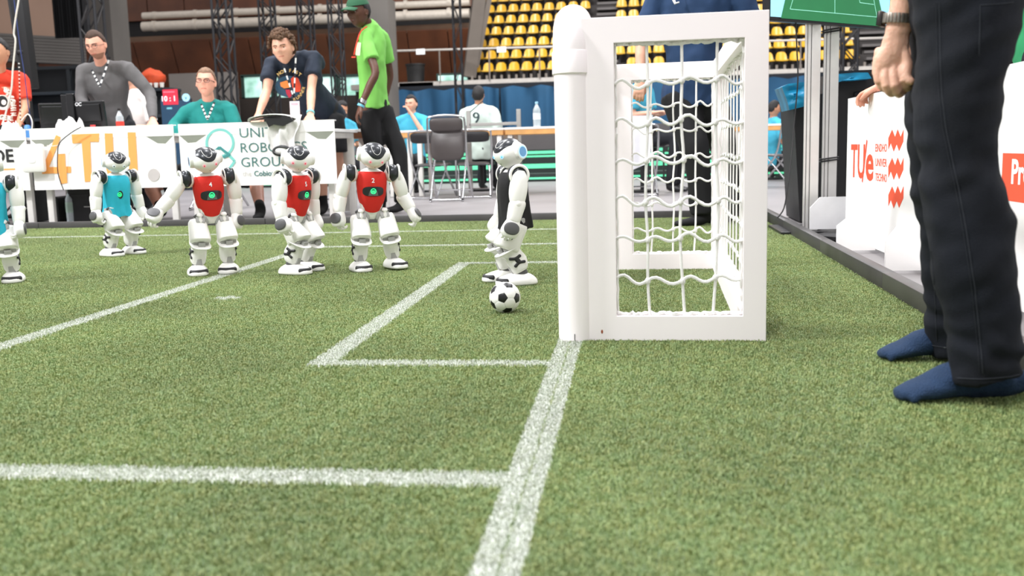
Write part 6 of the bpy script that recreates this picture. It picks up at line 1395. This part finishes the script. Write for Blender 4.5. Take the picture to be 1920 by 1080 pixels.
# ------------------------------------------------------------------ man in jeans, right foreground
def add_foreground():
    base = Vector((1.0, -.5, 0)); t = thing('person', 'man in dark jeans and navy socks with a metal watch standing at the right', 'person', base)
    V = lambda px, py, Y: P(px, py, Y)-base
    # legs: near leg (his left, closer) and far leg, traced joint by joint
    n = [(V(1818, -120, -.60), .140, .12), (V(1815, 0, -.60), .108, .13), (V(1797, 130, -.60), .085, .122), (V(1791, 250, -.62), .080, .105), (V(1799, 330, -.64), .077, .09), (V(1818, 430, -.66), .083, .086), (V(1834, 560, -.67), .077, .080), (V(1846, 650, -.68), .071, .074), (V(1853, 706, -.68), .070, .075)]
    f = [(V(1800, -120, -.40), .135, .12), (V(1786, 0, -.40), .085, .12), (V(1772, 130, -.40), .078, .11), (V(1768, 260, -.38), .075, .095), (V(1770, 380, -.34), .070, .082), (V(1786, 470, -.31), .070, .075), (V(1789, 560, -.29), .068, .072), (V(1792, 620, -.28), .066, .07), (V(1800, 655, -.28), .068, .07)]
    m = MB()
    for L in (n, f): m.tube([a for a, _, _ in L], [(b, c) for _, b, c in L], 28, side=(1, 0, 0), steps=4)
    m.tube([V(1810, -150, -.52), V(1808, -60, -.52), V(1806, 60, -.52)], [(.14, .17), (.12, .18), (.09, .16)], 28, side=(1, 0, 0), steps=3)
    zk = V(1828, 330, -.66).z; zc = V(1856, 700, -.7).z
    def wr(co, nn):
        p = co; d = noise.noise(Vector((p.x*6, p.y*6, p.z*9)))*.010 + noise.noise(Vector((p.x*14+p.z*9, p.y*14, p.z*26-p.x*14)))*.006
        kn = math.exp(-((p.z-zk)/.11)**2); d += kn*.0028*sin(p.z*70+p.x*60+noise.noise(p*7)*5)
        ck = math.exp(-((p.z-zc-.04)/.06)**2); d += ck*.0035*sin(p.z*110+p.x*30+noise.noise(p*12)*4)
        d += .002*sin(p.z*34-p.x*55+noise.noise(p*5)*5)
        return co+nn*d
    me = m.remesh(.007, 4, wr)
    dn = mat('denim_dark', (14, 18, 26), .9, var=.3, scale=7, bump=.35, bscale=500, spec=.3); seam = mat('denim_seam', (27, 31, 38), .85, var=.3, scale=60)
    jn = link('jeans', me, dn, t)
    # outside seams, hems, back pocket
    dg = bpy.context.evaluated_depsgraph_get(); bm = bmesh.new(); bm.from_mesh(me)
    from mathutils.bvhtree import BVHTree
    bv = BVHTree.FromBMesh(bm)
    def seamline(ps, w, nm='side_seam'):
        pts = []; ps = [(a_[0]+(b_[0]-a_[0])*k/4, a_[1]+(b_[1]-a_[1])*k/4) for a_, b_ in zip(ps, ps[1:]) for k in range(4)]+[ps[-1]]
        for px, py in ps:
            d = fw + rt*((px-960)/F) - up*((py-540)/F); h = bv.ray_cast(CAM-base, d.normalized())
            if h[0]: pts.append(h[0]+h[1]*.0006)
        if len(pts) > 1: MB().tube(pts, w, 6).build(nm, seam, jn)
    L1 = [(1762, 5), (1763, 60), (1764, 120), (1767, 180), (1774, 240), (1786, 300), (1799, 360), (1810, 420), (1819, 480), (1828, 540), (1834, 600), (1840, 660), (1843, 700)]
    seamline([(x+.0, y) for x, y in L1], .0011); seamline([(x-6, y) for x, y in L1], .0006)
    L2 = [(1746, 470), (1751, 520), (1754, 570), (1755, 610), (1757, 640)]
    seamline(L2, .0011)
    seamline([(1838, 10), (1837, 60), (1835, 105)], .0010, 'pocket_seam'); seamline([(1838, 10), (1870, 8), (1900, 4)], .0010, 'pocket_seam')
    seamline([(1795, 709), (1815, 710), (1840, 711), (1865, 709), (1895, 706), (1912, 702)], .0012, 'hem_stitch')
    seamline([(1735, 645), (1755, 649), (1775, 652)], .0012, 'hem_stitch')
    bm.free()
    # socks
    sk = mat('sock_navy', (28, 52, 82), .95, var=.10, scale=30, bump=.6, bscale=300)
    def sock(heel, toe, w, hh):
        h, e = Vector(heel), Vector(toe); d = (e-h); L = d.length; d.normalize(); s_ = d.cross(Vector((0, 0, 1))); mb = MB()
        ps = [(0-.01, .030, .026, .030), (.14, .036, .036, .038), (.35, .043, .039, .043), (.55, .040, .044, .038), (.75, .027, .048, .026), (.9, .019, .044, .0185), (1.0, .015, .030, .014)]
        mb.tube([h+d*L*a+Vector((0, 0, b_+.002)) for a, b_, c, e_ in ps], [(c*w, e_*hh) for a, b_, c, e_ in ps], 24, side=s_, steps=4, dome=True)
        mb.tube([h+d*L*.16+Vector((0, 0, .03)), h+d*L*.2+Vector((0, 0, .11)), h+d*L*.18+Vector((0, 0, .2))], [.040, .038, .042], 20, steps=2)
        for k, y_ in enumerate((-.032, -.016, 0, .015, .028)):
            c = h+d*L*(.95-.03*k if True else 1)+s_*y_*w+Vector((0, 0, .013)); mb.ball(c, (.0105, .0105, .0115), 10, 8)
        def fn(co, nn): q = co+nn*noise.noise(Vector((co.x*30, co.y*30, co.z*60)))*.0022; return Vector((q.x, q.y, max(.002, q.z)))
        link('sock', mb.remesh(.0045, 3, fn), sk, t)
    G_ = lambda px, py: G(px, py)-base
    sock(G_(1903, 742)+Vector((0, .0, 0)), G_(1690, 752), 1.0, 1.0)
    sock(G_(1812, 672)+Vector((.0, .0, 0)), G_(1655, 676), .95, .85)
    # forearm and hand: relaxed fist seen from the back
    sm = mat('skin_fair_near', (226, 178, 152), .48, var=.05, scale=20, bump=.12, bscale=160)
    sss(sm, .25); Yh = -.42; mb = MB()
    A = lambda px, py, dy=0.: V(px, py, Yh+dy)
    mb.tube([A(1745, -150, .02), A(1720, -60, .01), A(1705, -8, 0), A(1690, 38, 0), A(1683, 62, 0), A(1680, 80, 0)], [(.046, .042), (.043, .038), (.0375, .032), (.030, .0245), (.0275, .0215), (.0275, .0205)], 24, side=(1, 0, 0), steps=4)
    mb.tube([A(1682, 66, 0), A(1677, 92, .0), A(1670, 118, .002), A(1666, 140, .006)], [(.0275, .0205), (.031, .021), (.038, .0205), (.037, .0185)], 24, side=(1, 0, 0), steps=4, dome=True)
    # knuckle row from left (little) to right (index); each finger drops, then curls back toward the palm
    for k, (x0, y0, dy0, x1, y1, dy1, x2, y2, dy2, x3, y3, dy3, r) in enumerate((
            (1645, 124, .004, 1648, 152, -.004, 1660, 166, .010, 1672, 160, .026, .0098),
            (1660, 130, -.004, 1662, 160, -.016, 1672, 174, .002, 1684, 166, .022, .0108),
            (1675, 130, -.008, 1678, 160, -.022, 1686, 175, -.004, 1696, 166, .018, .0114),
            (1690, 124, -.006, 1694, 150, -.022, 1700, 163, -.004, 1706, 155, .016, .0118))):
        mb.tube([A(x0+2, y0-28, dy0+.006), A(x0, y0, dy0), A(x1, y1, dy1), A(x2, y2, dy2), A(x3, y3, dy3)], [r*.95, r*1.12, r*1.02, r, r*.85], 14, steps=2, dome=True)
    mb.tube([A(1690, 88, -.006), A(1700, 118, -.014), A(1699, 144, -.024), A(1707, 152, -.030)], [.012, .0128, .0115, .0095], 14, steps=3, dome=True)
    def hs(co, nn): return co+nn*(noise.noise(co*55)*.0010+noise.noise(co*150)*.0004)
    me = mb.remesh(.0021, 2, hs); bd = MB().addmesh(me)
    # rest of the body, above and outside the frame, one continuous figure
    b2 = MB(); nk = V(1815, -800, -.5); pel = V(1812, -80, -.52); nk.z = 1.46-0; pel.z = .90
    pel = Vector((pel.x, pel.y, .92)); nk = Vector((pel.x-.01, pel.y, 1.45)); hd = nk+Vector((-.04, 0, .19)); shl = nk+Vector((.0, -.20, -.06)); shr = nk+Vector((.0, .20, -.06)); el = A(1745, -150, .02)
    b2.tube([pel, pel.lerp(nk, .4), pel.lerp(nk, .75), nk], [(.16, .12), (.15, .115), (.19, .12), (.07, .07)], 24, side=(0, 1, 0), steps=4, dome=True)
    b2.tube([shl, shl.lerp(el, .6)+Vector((.03, -.02, 0)), el], [.056, .050, .044], 16, steps=3, dome=True)
    b2.tube([shr, shr+Vector((.03, .05, -.28)), shr+Vector((-.05, .02, -.52))], [.054, .044, .030], 16, steps=3, dome=True)
    b2.tube([nk-Vector((0, 0, .03)), nk, hd-Vector((0, 0, .06))], [.066, .058, .056], 16, dome=True)
    m2 = b2.remesh(.013, 4); bd.addmesh(m2); hm = head_parts(t, hd, (-1, 0, -.45), (0, 0, 1), 'fair', 1.05, hair=mat('hair_brown', (66, 46, 34))); bd.add(hm.v, hm.f)
    place_hand(bd, 1, shr+Vector((-.05, .02, -.52)), (-.1, 0, -1), (0, -1, 0), .35, 1., .0055)
    bd.build('body', sm, t)
    sh = MB(); sh.tube([pel+Vector((0, 0, .02)), pel.lerp(nk, .4), pel.lerp(nk, .75), nk-Vector((0, 0, .01))], [(.178, .140), (.17, .135), (.21, .138), (.085, .085)], 24, side=(0, 1, 0), steps=4, dome=True)
    for s_, e_ in ((shl, el), (shr, shr+Vector((.03, .05, -.28)))): sh.tube([s_, s_.lerp(e_, .35), s_.lerp(e_, .6)], [.072, .070, .070], 16, steps=2)
    link('shirt', sh.remesh(.012, 4, fold(9, .012, 2., .6)), mat('shirt_navy_near', (30, 40, 60), .85), t)
    # watch
    c = A(1686, 36); ax = (A(1683, 62)-A(1690, 10)).normalized(); wt = mat('watch_steel', (150, 144, 134), .35, .8, var=.2, scale=120)
    s_ = Vector((1, 0, 0)); s_ = (s_-ax*s_.dot(ax)).normalized(); q_ = ax.cross(s_)
    rm = fr(c, s_, q_, ax); band = thing('tmp', 'x', 'x'); bpy.data.objects.remove(band)
    mbw = MB(rm); nl = 26
    for k in range(nl):
        a0, a1 = 2*pi*k/nl, 2*pi*(k+.86)/nl; p0, p1 = (cos(a0)*.0345, sin(a0)*.0275, 0), (cos(a1)*.0345, sin(a1)*.0275, 0); mbw.bar(p0, p1, .0028, .021 if True else 0, upv=(0, 0, 1), bev=.0006)
    wo = mbw.build('watch_band', wt, t)
    cm_ = MB(rm @ T(-.0300, -.0150, 0) @ Rz(rad(34))); cm_.box((-.004, 0, 0), (.011, .030, .034), bev=.003); cm_.build('watch_case', mat('watch_case', (60, 56, 54), .35, .7), t)
    MB(rm @ T(-.0300, -.0150, 0) @ Rz(rad(34))).box((-.0100, 0, 0), (.003, .027, .031), bev=.001).build('watch_glass', mat('watch_black', (22, 24, 28), .15), t)
add_foreground()
